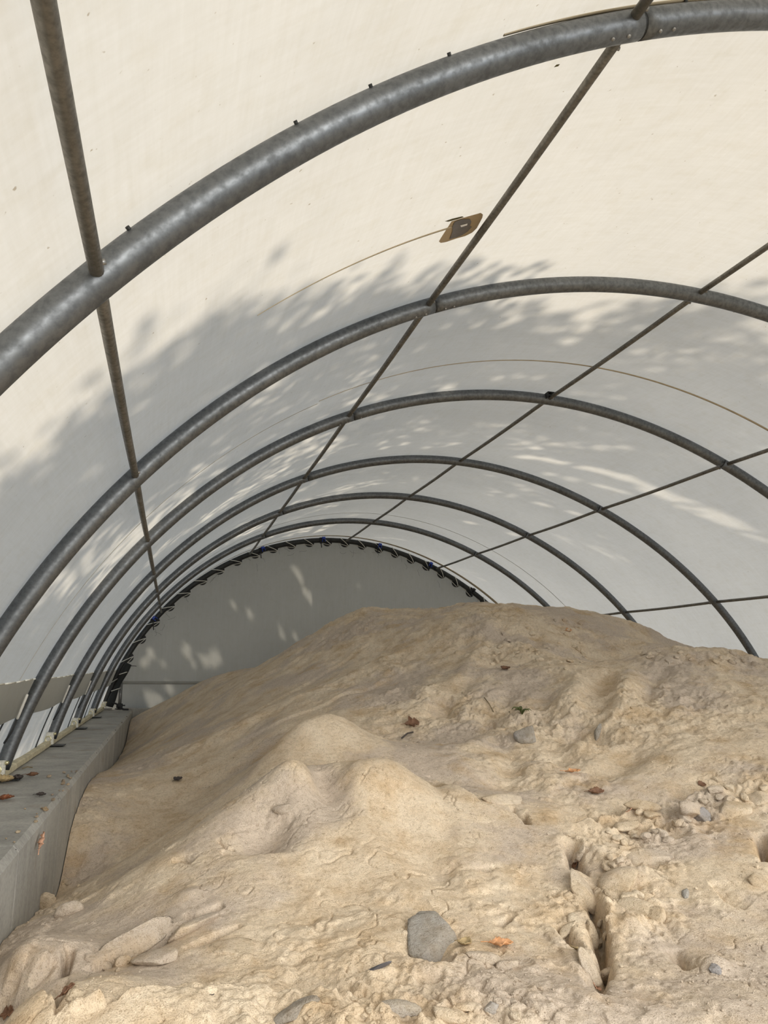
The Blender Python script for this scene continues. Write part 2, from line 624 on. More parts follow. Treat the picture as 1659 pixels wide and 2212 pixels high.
# doubled skirt band low on the cover, lower flap lacing slots, base batten
th_s1, th_s2 = d2r(-69.8), d2r(-73.4)
V, F = [], []
ysk = np.linspace(.3, Y_END-.08, 160)
for y in ysk:
    for (t, e) in ((th_s1, -.004), (th_s2, -.012), (th_s2-.001, -.004)):
        V.append(fab_pt(t, y, e+.002*math.sin(y*5.1)*(t != th_s1)))
for i in range(len(ysk)-1):
    for k in range(2):
        F.append((i*3+k, i*3+k+1, i*3+k+4, i*3+k+3))
skirt = mesh_obj('skirt_band', V, F, M_FAB2, cover)
tag(skirt, 'doubled beige hem band low on the left side of the cover')
mb = MB()
for (ya, yb) in zip(ysk[:-1:4], ysk[4::4]):
    p = fab_pt(th_s1, np.array([ya, yb]), -.005)
    mb.tube(p, .0022, 6)
tag(mb.build('hem_cord', plain('pale_hem', (.86, .82, .72), .6), cover, True), 'pale cord edge of the hem band')
mb = MB()
xb, zb = prof(TH_L, RT)
for k in range(40):
    y0 = .3+k*(Y_END-.45)/40; y1 = .3+(k+1)*(Y_END-.45)/40
    mb.box((xb+.022, (y0+y1)/2, WZ+.012+.008*(k % 2)*.1), (.03, (y1-y0)*.998, .024), bev=.004)
tag(mb.build('base_batten', plain('pale_timber_batten', (.52, .46, .31), .8), cover), 'pale batten holding the cover to the wall top')
# thin joints of the lower flap
mb = MB()
for y in (2.62, 3.65, 4.72, 5.5):
    ths = np.linspace(th_s2, TH_L, 8)
    mb.tube(fab_pt(ths, np.full(8, y)+np.linspace(0, -.06, 8), -.004), .0028, 6)
tag(mb.build('flap_joint', M_BLACK, cover, True), 'thin black joints of the lower flap')

# end wall: fabric with lacing tabs, hem ledge at its foot
xs, zs = [], []
ths = np.linspace(theta_at_z(WZ-.02, -1, RT), theta_at_z(WZ-.02, 1, RT), 90)
px_, pz_ = prof(ths, RT-.006)
nr = 60
V = []
for i in range(90):
    for k in range(nr):
        f = k/(nr-1)
        z = (WZ-.02)*(1-f)+pz_[i]*f
        V.append((px_[i], Y_END + .012*fbm(px_[i]*1.4+3, z*1.4, 3) + .01*math.sin(f*3.1), z))
idx = np.arange(90*nr).reshape(90, nr)
Fq = np.stack([idx[:-1, :-1], idx[1:, :-1], idx[1:, 1:], idx[:-1, 1:]], -1).reshape(-1, 4)
endw = mesh_obj('wall_back', V, Fq, M_END)
tag(endw, 'pale grey fabric end wall laced to the last hoop', 'end wall', kind='structure')
hz = float(on_y(300, 1477, Y_END)[2]); hz2 = float(on_y(300, 1440, Y_END)[2])
# bottom lap with pipe hem
V, F = [], []
xl = np.linspace(-1.985, 1.985, 60)
for x in xl:
    V += [(x, Y_END-.016, hz+.022), (x, Y_END-.03, hz+.012), (x, Y_END-.032, hz+.003), (x, Y_END-.014, hz-.003)]
for i in range(59):
    for k in range(3):
        F.append((i*4+k, i*4+4+k, i*4+5+k, i*4+1+k))
tag(mesh_obj('lap_hem', V, F, M_END, endw), 'folded hem across the foot of the end wall')
thA = math.atan2(*[on_y(308, 1382, 6.86)[k] for k in (0, 2)])
thB = math.atan2(*[on_y(1043, 1308, 6.86)[k] for k in (0, 2)])
TABS = [thA+(thB-thA)*k/21 for k in range(-3, 25)]
TABS = [t for t in TABS if abs(t) < d2r(74)]
M_TAB = plain('black_lacing_tab', (.016, .016, .015), .6, 0, .1)
for t in TABS:
    mb = MB()
    r0 = float(rad(t))-RT*.6
    er = np.array([math.sin(t), 0, math.cos(t)]); et = np.array([math.cos(t), 0, -math.sin(t)])
    rim = []
    for k in range(15):
        a = math.pi*k/14
        rim.append(er*(r0-.040*math.sin(a)) + et*(.044*math.cos(a)))
    top = [q+np.array([0, Y_END-.035, 0]) for q in rim]
    bot = [q+np.array([0, Y_END-.029, 0]) for q in rim]
    n = len(top)
    mb.add(top+bot, [tuple(range(n))[::-1], tuple(range(n, 2*n))] +
           [(i, (i+1) % n, n+(i+1) % n, n+i) for i in range(n)])
    mb.build('lacing_tab', M_TAB, endw)
# bits of loose thread on the fabric by the lacing
mb = MB()
for k in range(30):
    t = rng.uniform(thA, thB); r0 = float(rad(t))-.05-rng.uniform(0, .05)
    p0 = np.array([r0*math.sin(t), Y_END-.022, r0*math.cos(t)])
    a = rng.uniform(0, 6.28); pts = [p0]
    for j in range(4):
        a += rng.normal(0, .45)
        pts.append(pts[-1]+.018*np.array([math.cos(a), 0, math.sin(a)]))
    mb.tube(pts, .0007, 4, True, ref=(0, 1, 0))
tag(mb.build('loose_thread', M_FIBRE, endw), kind='stuff')

# floor and the outdoor ground
fl = MB().box((0, 3, ZF-.05), (60, 60, .1)).build('floor', plain('ground_gravel', (.42, .38, .31), .95, 0, .15, 1.2))
tag(fl, 'ground under the sand pile', 'ground', kind='structure')

# left retaining wall: precast concrete units, one thing each
JOINTS = [.02, .62, 1.235, 1.838, 2.472, 3.05, 3.66, 4.26, 4.87, 5.48, 6.08, 6.905]
ORD = ['nearest the camera, below the frame', 'second', 'third', 'fourth', 'fifth', 'sixth', 'seventh', 'eighth', 'ninth', 'tenth',
       'eleventh', 'twelfth']
for k in range(len(JOINTS)-1):
    y0, y1 = JOINTS[k]+.0034, JOINTS[k+1]-.0034
    top = WZ - .0005*k
    x0, x1 = -2.42, WX - .0005*k
    n, m = 10, 26
    # stem with a chamfered front edge, front face slightly uneven
    sec = [(x0, ZF), (x1, ZF), (x1, top-.014), (x1-.012, top), (x0, top)]
    mbk = MB()
    ysub = np.r_[y0, np.linspace(y0+.003, y1-.003, 7), y1]
    V, F = [], []
    for yy in ysub:
        e = .0012 if yy in (ysub[0], ysub[-1]) else 0
        for (x, z) in sec:
            V.append((x-e*(x > x0), yy, z-e*.8*(z > 0)))
    for i in range(8):
        for j in range(5):
            j2 = (j+1) % 5
            F.append((i*5+j, i*5+j2, i*5+5+j2, i*5+5+j))
    F.append((0, 4, 3, 2, 1)); F.append(tuple(40+j for j in range(5)))
    o = mesh_obj('concrete_block', V, F, M_CONC, None, False, org=((x0+x1)/2, (y0+y1)/2, ZF))
    where = {0: 'grey concrete wall block nearest the open end, behind the camera',
             1: 'grey concrete wall block just below the bottom left corner of the photo',
             2: 'nearest grey concrete wall block in view, in the lower left corner',
             3: 'second grey concrete wall block in view, red-brown leaf on its top',
             4: 'third grey concrete wall block in view, below the foot of the third hoop',
             5: 'fourth grey concrete wall block in view, just before the second white foot bracket',
             10: 'last grey concrete wall block, in the far left corner by the post'}.get(
        k, '%s grey concrete wall block in view, counted from the front' % ORD[k-1])
    tag(o, where, 'concrete block', 'precast blocks of the left retaining wall')
    if k < len(JOINTS)-2:
        MB().box(((x0+WX-.0085)/2, JOINTS[k+1], (ZF+WZ-.009)/2), (WX-.0055-x0, .0066, WZ-.009-ZF)).build('joint_shade_strip', M_JOINT, o)  # dark strip added almost flush, paints the shade line of the joint
# right wall: hidden behind the sand, plain
o = MB().box(((1.83+2.42)/2, (Y_END+.02)/2, (WZ+ZF)/2), (.59, Y_END-.02, WZ-ZF), bev=.01).build('wall_right', M_CONC)
tag(o, kind='structure')
# concrete sill under the end wall
o = MB().box((0, Y_END+.10, (ZF+.411)/2), (2*1.97, .24, .411-ZF), bev=.008).build('trim_1', M_CONC)
tag(o, 'concrete sill under the end wall', 'sill', kind='structure')

# ------------------------------------------------------------------ steel hoops
ORDH = ['nearest large', 'second', 'third', 'fourth', 'fifth', 'sixth']
TH_FL = theta_at_z(WZ+.032, -1)
TH_FR = theta_at_z(WZ+.032, 1)
SPL = [TH_PURLIN[1]+.010, TH_PURLIN[3]-.010]       # where the three bent lengths meet


def arc_pts(a, b, y, n=70, off=0.0):
    t = np.linspace(a, b, n)
    x, z = prof(t, off)
    return np.stack([x, np.full(n, y), z], -1)


def build_hoop(k):
    y = Y_HOOP[k]
    end = (k == 6)
    mat = M_DARKSTEEL if end else M_HOOP
    xb_, zb_ = prof(TH_FL)
    root = empty('steel_hoop', (xb_, y, WZ))
    secs = [(TH_FL, SPL[0]), (SPL[0], SPL[1]), (SPL[1], TH_FR)]
    for (a, b) in secs:
        g = .0016
        MB().tube(arc_pts(a+g, b-g, y), RT, 28).build('tube', mat, root, True)
    # inner sleeves showing dark in the joints
    for sp in SPL:
        MB().tube(arc_pts(sp-.03, sp+.03, y, 6), RT*.93, 20).build('joint_sleeve', M_DARKSTEEL, root, True)
    # rivets by the joint and small screws along the outer edge
    if k < 4:
        for sp in SPL[:1]:
            for dt in (-.034, -.018, .014, .028):
                t = sp+dt
                x, z = prof(t, -RT*.93)
                er = np.array([math.sin(t), 0, math.cos(t)])
                MB().cyl((x, y-RT*.33, z), er*.95+np.array([0, .33, 0]), .0030, .0055, 8).build('rivet', M_BOLT, root, True)
    if k == 0:
        for (qx, qy) in ((272, 502), (627, 272), (787, 193), (955, 124), (1464, 8)):
            v = ray(qx, qy); t_ = (y)/v[1]; P = CAM+v*t_
            t = math.atan2(P[0], P[2])
            x, z = prof(t, RT*.8)
            er = np.array([math.sin(t), 0, math.cos(t)])
            MB().cyl((x, y-RT*.62, z), er-np.array([0, .7, 0]), .0028, .007, 8).build('screw', M_DARKSTEEL, root, True)
    # foot bracket on the left wall: base plate, upright lug, bolt
    x0, z0 = xb_, zb_
    br = MB()
    br.box((x0+.012, y, WZ+.0025), (.10, .075, .004), bev=.001)
    b = br.build('base_plate', M_DARKSTEEL, root)
    lug = MB().box((x0-.008, y-.030, WZ+.036), (.048, .007, .056), bev=.0018).build('foot_bracket', M_BRACKET, root)
    ring = MB()
    pts = [(x0-.008+.012*math.cos(a), y-.036, WZ+.034+.012*math.sin(a)) for a in np.linspace(0, 2*math.pi, 17)]
    ring.tube(pts, .0022, 6, False)
    ring.build('bolt_ring', M_BRASS, lug, True)
    MB().cyl((x0+.018, y-.032, WZ+.056), (.3, -1, .1), .0065, .022, 10).build('bolt', M_BRASS, root, True)
    if not end:
        tag(root, {0: 'nearest galvanised steel hoop, large across the top of the photo',
                   1: 'second galvanised hoop from the camera, its joint kinked at the middle purlin',
                   2: 'third galvanised hoop from the camera, first with its foot in view at left',
                   3: 'fourth steel hoop from the camera, first white foot bracket on the wall',
                   4: 'fifth steel hoop from the camera, second of the white foot brackets',
                   5: 'sixth steel hoop from the camera, next before the laced end hoop'}[k],
            'steel hoop', 'steel hoops carrying the cover')
    else:
        tag(root, 'dark last hoop at the end wall, laced with pale rope', 'steel hoop', 'steel hoops carrying the cover')
    return root


hoops = [build_hoop(k) for k in range(7)]

# the hoop just outside the frame, over the camera
# ------------------------------------------------------------------ purlins
PL = ['leftmost purlin, thin tube low on the left side running into the depth',
      'second purlin from the left, passing beside the brown patch',
      'ridge purlin, the middle one of the five thin tubes',
      'fourth purlin from the left, on the right side of the cover',
      'lowest right purlin, almost level just above the sand']
for i, t in enumerate(TH_PURLIN):
    x, z = prof(t)
    root = empty('purlin', (x, Y_HOOP[0], z))
    tag(root, PL[i], 'purlin', 'long purlin tubes between the hoops')
    ys = [Y_FRONT] + Y_HOOP
    for a, b in zip(ys[:-1], ys[1:]):
        ya = a+(RT*.93 if a != Y_FRONT else 0); yb = b-RT*.93
        pts = np.stack([np.full(12, x), np.linspace(ya, yb, 12), np.full(12, z)], -1)
        pts[:, 2] -= .004*np.sin(np.linspace(0, math.pi, 12))
        MB().tube(pts, RP, 16, True, ref=(0, 0, 1)).build('tube', M_PURLIN, root, True)
    er = np.array([math.sin(t), 0, math.cos(t)]); et = np.array([math.cos(t), 0, -math.sin(t)])
    for k in range(0, 4):
        y = Y_HOOP[k]
        for (yo, q) in ((-RT-.014, et), (RT+.018, et)):
            MB().cyl((x, y+yo, z)+q*RP*.75-er*RP*.5, q-er*.5, .0036, .0075, 8).build('bolt', M_BOLT, root, True)

# small angle clip where the ridge purlin meets the third hoop
P = on_y(1188, 853, Y_HOOP[2]-.03)
cl = MB()
cl.box(P+np.array([0, .0, .008]), (.034, .03, .004), bev=.001)
cl.box(P+np.array([-.016, 0, -.004]), (.004, .03, .026), bev=.001)
o = cl.build('angle_clip', M_DARKSTEEL, None, False, org=P)
tag(o, 'small dark angle clip on the third hoop at the ridge purlin', 'clip')

# ------------------------------------------------------------------ lacing rope on the end hoop
yE = Y_HOOP[6]
mb = MB()
for j, t in enumerate(TABS):
    er = np.array([math.sin(t), 0, math.cos(t)])
    # the rope leaves the tab, crosses the front of the tube up and to the left, and goes over its back
    t2 = t-.042
    pts = []
    for s in np.linspace(0, 1, 9):
        tt = t+.012+(t2-t)*s
        ro = float(rad(tt)) + (-RT-.022)*(1-s) + (RT+.0)*s
        pts.append((ro*math.sin(tt), yE-(RT+.005)*math.sin(math.pi*(.22+.56*s))*1.08, ro*math.cos(tt)))
    mb.tube(pts, .0034, 8, True, ref=(0, 1, 0))
    if j+1 < len(TABS):                                  # hidden run along the back to the next tab
        t3 = TABS[j+1]
        pts = []
        for s in np.linspace(0, 1, 9):
            tt = t2+.012+(t3-t2)*s
            ro = float(rad(tt)) + RT*(1-s) + (-RT-.022)*s
            pts.append((ro*math.sin(tt), yE+(RT+.003)*math.sin(math.pi*(.2+.6*s)), ro*math.cos(tt)))
        mb.tube(pts, .0034, 8, True, ref=(0, 1, 0))
rope = mb.build('lacing_rope', M_ROPE, None, True, org=(0, yE, 1.9))
tag(rope, 'pale rope laced round the dark end hoop', 'rope')

# blue ratchet buckles with black straps
RAT = [((334, 1336), 'blue ratchet buckle lowest on the left of the end hoop'),
       ((571, 1195), 'blue ratchet buckle on the end hoop beside the second purlin'),
       ((698, 1167), 'blue ratchet buckle near the top of the end hoop, left of the ridge purlin'),
       ((819, 1179), 'blue ratchet buckle near the top of the end hoop, right of the ridge purlin'),
       ((930, 1216), 'blue ratchet buckle on the end hoop beside the fourth purlin'),
       ((1019, 1277), 'black strap buckle without blue, lowest on the right of the end hoop')]
for (q, lab) in RAT:
    v = ray(*q); P = CAM+v*(yE/v[1]); t = math.atan2(P[0], P[2])
    er = np.array([math.sin(t), 0, math.cos(t)]); et = np.array([math.cos(t), 0, -math.sin(t)])
    x, z = prof(t)
    base = np.array([x, yE-RT-.012, z])
    root = empty('ratchet_buckle', tuple(base))
    tag(root, lab, 'ratchet buckle', 'ratchet buckles on the end hoop')
    axes = np.stack([et, np.array([0, 1., 0]), er])
    blk = 'without' in lab
    f = MB()
    f.box(base+er*.006-et*.012, (.006, .02, .05), axes, .002)
    f.box(base+er*.006+et*.012, (.006, .02, .05), axes, .002)
    f.build('frame', M_BLACK if blk else M_BLUE, root)
    MB().cyl(base+er*.012, et, .008, .03, 12).build('spool', M_BLACK, root, True)
    MB().box(base+er*.018-np.array([0, .012, 0]), (.026, .008, .028), axes, .003).build('handle', M_BLACK if blk else M_BLUE, root)
    s = MB()
    pts = [(float(rad(t))+RT+.006)*er*1.0 + np.array([0, yE+RT*.3, 0])]
    for a in np.linspace(.5*math.pi, 1.5*math.pi, 11):
        # round the tube
        s.box(np.array([x, yE, z])+er*((RT+.003)*math.sin(a))+np.array([0, (RT+.003)*math.cos(a), 0])*1.0-et*.022, (.022, .009, .006),
              np.stack([et, np.array([0, -math.sin(a)*0+1, 0]), er]))
    tail = base-et*.03
    for i in range(6):
        s.box(tail-np.array([-.002*i, 0, .013*i]), (.008, .002, .0145))
    s.build('strap', M_BLACK, root)

# ------------------------------------------------------------------ far left corner: steel post, bundled dark cover roll, cords
P0 = on_z(262, 1528, WZ)
px0, py0 = P0[0], min(P0[1], Y_END-.06)
root = empty('steel_post', (px0, py0, WZ))
tag(root, 'short dark steel post standing on the wall in the far left corner', 'post')
MB().cyl((px0, py0, WZ+.002+.11), (0, 0, 1), .014, .216, 16).build('tube', metal_mat('post_steel', (.30, .30, .29), (.18, .18, .17), .5, .6), root, True)
MB().cyl((px0, py0, WZ+.25), (0, 0, 1), .012, .09, 16).build('upper_tube', plain('pale_post', (.45, .44, .40), .5, .3), root, True)
cl = MB()
cl.box((px0, py0-.002, WZ+.028), (.05, .044, .035), bev=.004)
cl.cyl((px0+.03, py0-.01, WZ+.03), (1, 0, 0), .006, .03, 8)
cl.build('clamp', M_DARKSTEEL, root)
MB().box((px0, py0, WZ+.0025), (.07, .06, .005)).build('base_plate', M_DARKSTEEL, root)

th_b = np.linspace(d2r(-67.5), theta_at_z(WZ+.03, -1, -.02), 14)
b1 = np.stack([(rad(th_b)-.045)*np.sin(th_b), np.full(14, yE-.075), (rad(th_b)-.045)*np.cos(th_b)], -1)
rr = .026+.006*np.sin(np.linspace(0, 9, 14))
roll = MB().tube(b1, rr, 14).build('fabric_bundle', plain('black_bundle', (.012, .014, .014), .8), None, True, org=b1[-1])
tag(roll, 'dark bundle of folded tarpaulin strapped along the foot of the end hoop', 'tarpaulin bundle')
for i in range(2):
    c = b1[3+i*5]
    pts = [c+np.array([.034*math.cos(a), .034*math.sin(a), .012*math.cos(a)]) for a in np.linspace(0, 2*math.pi, 15)]
    tag(MB().tube(pts, .0035, 6, False).build('tie_cord', M_ROPE, roll, True), 'pale tie cord')
q0 = on_y(258, 1437, Y_END-.05); q1 = on_y(275, 1439, Y_END-.05); q2 = on_y(295, 1439, Y_END-.05)
tag(MB().tube([q0, q1, q1*.4+q2*.6+np.array([0, 0, .002]), q2], .003, 6).build('cord_end', M_BLACK, None, True, org=q0),
    'loose black cord end sticking out over the end wall fabric', 'cord')
# small rubble and hooked cable in that corner
q = np.array([-1.985, 6.74, WZ])
pts = [q+np.array([.0, 0, .06]), q+np.array([.03, -.01, .05]), q+np.array([.06, -.02, .03]), q+np.array([.09, -.02, .006]), q+np.array([.13, -.03, .005])]
tag(MB().tube(pts, .007, 8).build('cable', M_BLACK, None, True, org=q), 'black cable lying on the wall top at the foot of the end hoop', 'cable')

# lacing straps hanging at the lower flap beside the hoops
for k, lab in ((2, 'looped white tie strap beside the third hoop, low on the left flap'),
               (3, 'looped white tie strap beside the fourth hoop, low on the left flap'),
               (4, 'looped white tie strap beside the fifth hoop, low on the left flap')):
    y = Y_HOOP[k]
    tA, tB, tC = d2r(-71.2), d2r(-73.2), d2r(-75.6)
    P = fab_pt(tA, y-.10, -.018); Q = fab_pt(tB, y-.075, -.020); Rr = fab_pt(tC, y-.065, -.012)
    root = empty('tie_strap', tuple(P)); tag(root, lab, 'strap', 'tie straps on the left flap')
    m_ = MB()
    loop = []
    for a in np.linspace(0, 2*math.pi, 19):
        c = (P+Q)/2; u = (P-Q)/2
        loop.append(c+u*math.cos(a)*1.1+np.array([0, .012, .004])*math.sin(a))
    m_.tube(loop, .0042, 8, False); m_.build('loop', M_ROPE, root, True)
    MB().tube([Q, (Q+Rr)/2+np.array([.004, 0, 0]), Rr], .0035, 6).build('tail', M_BLACK, root, True)

# ------------------------------------------------------------------ the sand pile: a height field through surveyed points
SURV_PX = [  # column, row, distance along the building
 # foreground
 (0,2212,1.20),(400,2212,1.12),(829,2212,1.06),(1250,2212,1.02),(1659,2212,.98),
 (0,2110,1.42),(150,2010,1.62),(200,2100,1.36),(400,2100,1.30),(600,2150,1.19),(850,2120,1.20),(1050,2150,1.12),
 # front mound crest
 (20,2018,1.74),(180,1945,1.80),(290,1875,1.84),(400,1800,1.88),(480,1745,1.90),(560,1695,1.92),(640,1640,1.95),(760,1648,1.97),(840,1642,1.97),(905,1684,1.95),(1000,1715,1.92),(1100,1745,1.88),
 # front mound face
 (400,2000,1.48),(400,1900,1.66),(600,1990,1.44),(600,1870,1.62),(600,1760,1.80),(800,1900,1.56),(800,1760,1.78),(800,2030,1.34),(1000,1900,1.54),(1000,2050,1.28),(1000,1800,1.74),
 (1150,1900,1.54),(1130,2050,1.27),(250,2020,1.54),
 # right foreground
 (1250,2000,1.34),(1280,2100,1.19),(1250,1860,1.58),(1450,2000,1.30),(1659,2000,1.24),(1450,1860,1.52),(1659,1850,1.46),(1500,2110,1.14),
 (1300,1775,1.80),(1450,1770,1.74),(1659,1730,1.70),(1180,1780,1.78),
 # right slope
 (1060,1690,2.10),(1200,1690,2.05),(1400,1680,1.97),(1659,1650,1.88),(1000,1650,2.2),(1100,1620,2.38),(1250,1580,2.42),(1450,1550,2.34),(1659,1560,2.16),
 (1250,1480,2.85),(1450,1460,2.74),(1659,1490,2.44),(1100,1540,2.75),
 (1330,1435,3.05),(1440,1402,3.12),(1540,1406,3.05),(1600,1413,2.98),(1659,1436,2.88),
 # rear pile
 (1080,1440,3.35),(1200,1400,3.5),(1100,1380,3.75),(1200,1350,3.95),(1060,1345,3.95),(1300,1375,3.85),(1400,1390,3.7),
 (960,1318,4.75),(1050,1309,4.55),(1200,1312,4.5),(1300,1326,4.5),(1370,1345,4.45),(1430,1372,4.4),(1540,1409,4.2),
 (800,1314,5.35),(860,1321,5.2),(920,1321,4.95),(760,1326,5.5),(700,1364,5.65),(650,1394,5.8),(590,1439,6.0),(540,1443,6.1),(440,1470,6.35),(390,1500,6.5),(345,1527,6.7),
 # dark left flank
 (1000,1450,3.45),(960,1380,3.95),(850,1400,4.2),(900,1480,3.3),(800,1480,3.6),(700,1450,4.3),(600,1500,4.3),(700,1500,3.6),(500,1545,4.3),(400,1600,4.0),(310,1640,4.0),(600,1560,3.4),
 (450,1690,3.1),(330,1740,3.0),(350,1660,3.5),(600,1620,2.95),(900,1600,2.7),(850,1555,2.95),(950,1560,2.85),
 # second mound
 (720,1543,2.55),(640,1571,2.52),(560,1652,2.46),(480,1716,2.42),(400,1776,2.40),(300,1842,2.36),(200,1900,2.34),(790,1580,2.52),(835,1605,2.42),
 (720,1620,2.38),
 # hollows behind the mounds
 (180,1962,2.03),(290,1890,2.08),(400,1818,2.10),(480,1764,2.13),(560,1720,2.15),(640,1672,2.18),(760,1678,2.20),(840,1668,2.20),(905,1694,2.13),
 (300,1852,2.58),(400,1790,2.63),(480,1730,2.66),(560,1668,2.70),(640,1592,2.75),(720,1565,2.78),(790,1590,2.75),
 (1440,1425,3.42),(1540,1428,3.38),(1350,1450,3.38),
 # along the left wall
 (150,1800,2.78),(135,1915,2.62),(190,1690,3.28),(215,1669,3.81),(245,1652,4.75),(272,1605,6.0),(60,1985,2.05),
]
SURV_W = [  # x, y, z outside the frame
 (-1.82,1.35,.05),(-1.82,.9,-.20),(-1.6,.5,-.26),(-1.0,.3,-.18),(-1.0,.75,.10),(0,.3,-.1),(0,.7,.13),(1.0,.3,-.1),(1.7,.3,-.1),(1.7,.9,.2),(1.7,1.6,.40),(1.2,.9,.22),
 (1.75,2.4,.62),(1.78,3.0,.70),(1.78,3.8,.70),(1.78,4.8,.66),(1.78,6.0,.60),(1.75,6.8,.55),(1.0,6.0,.98),(1.0,6.8,.85),(0,6.8,.80),(-.7,6.85,.60),(.3,6.1,1.05),
 (-1.5,6.85,.36),(-1.82,6.85,.28),(-1.6,-.3,-.5),(0,-.3,-.5),(1.7,-.3,-.5),(1.35,5.2,.95),(1.5,4.2,.86),(1.6,3.4,.84),
]
sv = np.array([on_y(a, b, c) for a, b, c in SURV_PX] + [list(q) for q in SURV_W])
SX, SZ = sv[:, :2], sv[:, 2]


def tps_fit(X, z, lam):
    n = len(X)
    d = np.linalg.norm(X[:, None]-X[None], axis=2)
    K = np.where(d > 0, d*d*np.log(np.maximum(d, 1e-9)), 0) + lam*np.eye(n)
    Pm = np.c_[np.ones(n), X]
    A = np.block([[K, Pm], [Pm.T, np.zeros((3, 3))]])
    return np.linalg.solve(A, np.r_[z, 0, 0, 0])


TW = tps_fit(SX, SZ, .0006)


def sand_base(x, y):
    x = np.asarray(x, float); y = np.asarray(y, float)
    sh = x.shape; x = x.ravel(); y = y.ravel()
    out = np.empty(len(x))
    for i in range(0, len(x), 60000):
        a, b = x[i:i+60000], y[i:i+60000]
        d2 = (a[:, None]-SX[:, 0])**2 + (b[:, None]-SX[:, 1])**2
        out[i:i+60000] = (.5*d2*np.log(np.maximum(d2, 1e-12))) @ TW[:-3] + TW[-3] + TW[-2]*a + TW[-1]*b
    return out.reshape(sh)


def hit(px, py, fn=None):
    """where the sight line through a point of the photo first meets the sand"""
    v = ray(px, py)
    ts = np.concatenate([np.linspace(.5, 3.2, 900), np.linspace(3.2, 7.2, 500)[1:]])
    P = CAM + np.outer(ts, v)
    h = (fn or sand_base)(P[:, 0], P[:, 1])
    k = int(np.argmax(P[:, 2] < h))
    return P[k] if k else P[np.argmin(np.abs(P[:, 2]-h))]


# grid that is finer near the front
ph = np.concatenate([np.linspace(-100, -19, 50)[:-1], np.linspace(-19, 50, 1150), np.linspace(50, 100, 40)[1:]])
rr = np.concatenate([np.geomspace(.12, .75, 120)[:-1], np.geomspace(.75, 3.4, 900), np.geomspace(3.4, 9.0, 330)[1:]])
PH, RR = np.meshgrid(np.radians(ph), rr, indexing='ij')
GX = CAM_X + RR*np.sin(PH); GY = RR*np.cos(PH)
GZ = sand_base(GX, GY)
BASE = GZ.copy()


class Feature:
    """local relief along a surveyed line"""
    def __init__(self, pts):
        self.p = np.array([hit(*q)[:2] for q in pts])
        self.d = float(np.mean(np.linalg.norm(self.p-CAM[:2], axis=1)))
        lo = self.p.min(0)-.28; hi = self.p.max(0)+.28
        self.m = (GX > lo[0]) & (GX < hi[0]) & (GY > lo[1]) & (GY < hi[1])
        x, y = GX[self.m], GY[self.m]
        best = np.full(len(x), 9.); sg = np.zeros(len(x)); par = np.zeros(len(x))
        L = np.r_[0, np.cumsum(np.linalg.norm(np.diff(self.p, axis=0), axis=1))]
        wob = .008*fbm(x*17, y*17, 3)+.003*fbm(x*70, y*70, 2)
        for i in range(len(self.p)-1):
            a, b = self.p[i], self.p[i+1]
            e = b-a; l2 = e @ e
            t = np.clip(((x-a[0])*e[0]+(y-a[1])*e[1])/l2, 0, 1)
            dx, dy = x-(a[0]+t*e[0]), y-(a[1]+t*e[1])
            d = np.hypot(dx, dy)
            s = (x-a[0])*e[1]-(y-a[1])*e[0]
            k = d < best
            best[k] = d[k]; sg[k] = np.sign(s[k]); par[k] = (L[i]+t[k]*math.sqrt(l2))/L[-1]
        self.s = best*sg + wob
        self.dist = np.abs(self.s)
        self.taper = np.sin(math.pi*np.clip(par, .0, 1))**.5
        ed = np.clip((np.hypot(*(np.stack([x, y], -1)-self.p[0]).T)), 0, 9)
        e2 = np.hypot(*(np.stack([x, y], -1)-self.p[-1]).T)
        inside = (par > 0) & (par < 1)
        self.taper = np.where(inside, self.taper, 0)

    def step(self, up, wu, dn, wd, flip=False):
        """raised on one side, cut down on the other (a small broken edge). s>0 is the right of the line."""
        s = -self.s if flip else self.s
        h = np.where(s > 0, up*np.exp(-s/wu), -dn*np.exp(s/wd))
        edge = np.clip(s/.004, -1, 1)
        GZ[self.m] += h*self.taper*np.abs(edge)
        return self

    def groove(self, depth, w):
        GZ[self.m] -= depth*np.exp(-(self.dist/w)**2)*self.taper
        return self

    def ridge(self, h, w):
        GZ[self.m] += h*np.exp(-(self.dist/w)**2)*self.taper
        return self


def mound(px, py, h, w, wy=None):
    P = hit(px, py)
    m = (np.abs(GX-P[0]) < 4*w) & (np.abs(GY-P[1]) < 4*(wy or w))
    q = ((GX[m]-P[0])/w)**2 + ((GY[m]-P[1])/(wy or w))**2
    q = q*(1+.35*fbm(GX[m]*14+px, GY[m]*14, 2))
    GZ[m] += h*np.exp(-q)


def patch_noise(px, py, w, amp, fr, oct=4, thr=None):
    P = hit(px, py)
    m = (np.abs(GX-P[0]) < 3*w) & (np.abs(GY-P[1]) < 3*w)
    q = np.exp(-(((GX[m]-P[0])**2+(GY[m]-P[1])**2)/w**2)**2)
    n = fbm(GX[m]*fr+px*.1, GY[m]*fr+py*.1, oct, .6)
    if thr is not None:      # broken plates: flat tops and sharp edges
        n = np.tanh((n-thr)*3.2)*.5+.3*n
    GZ[m] += .42*amp*q*n


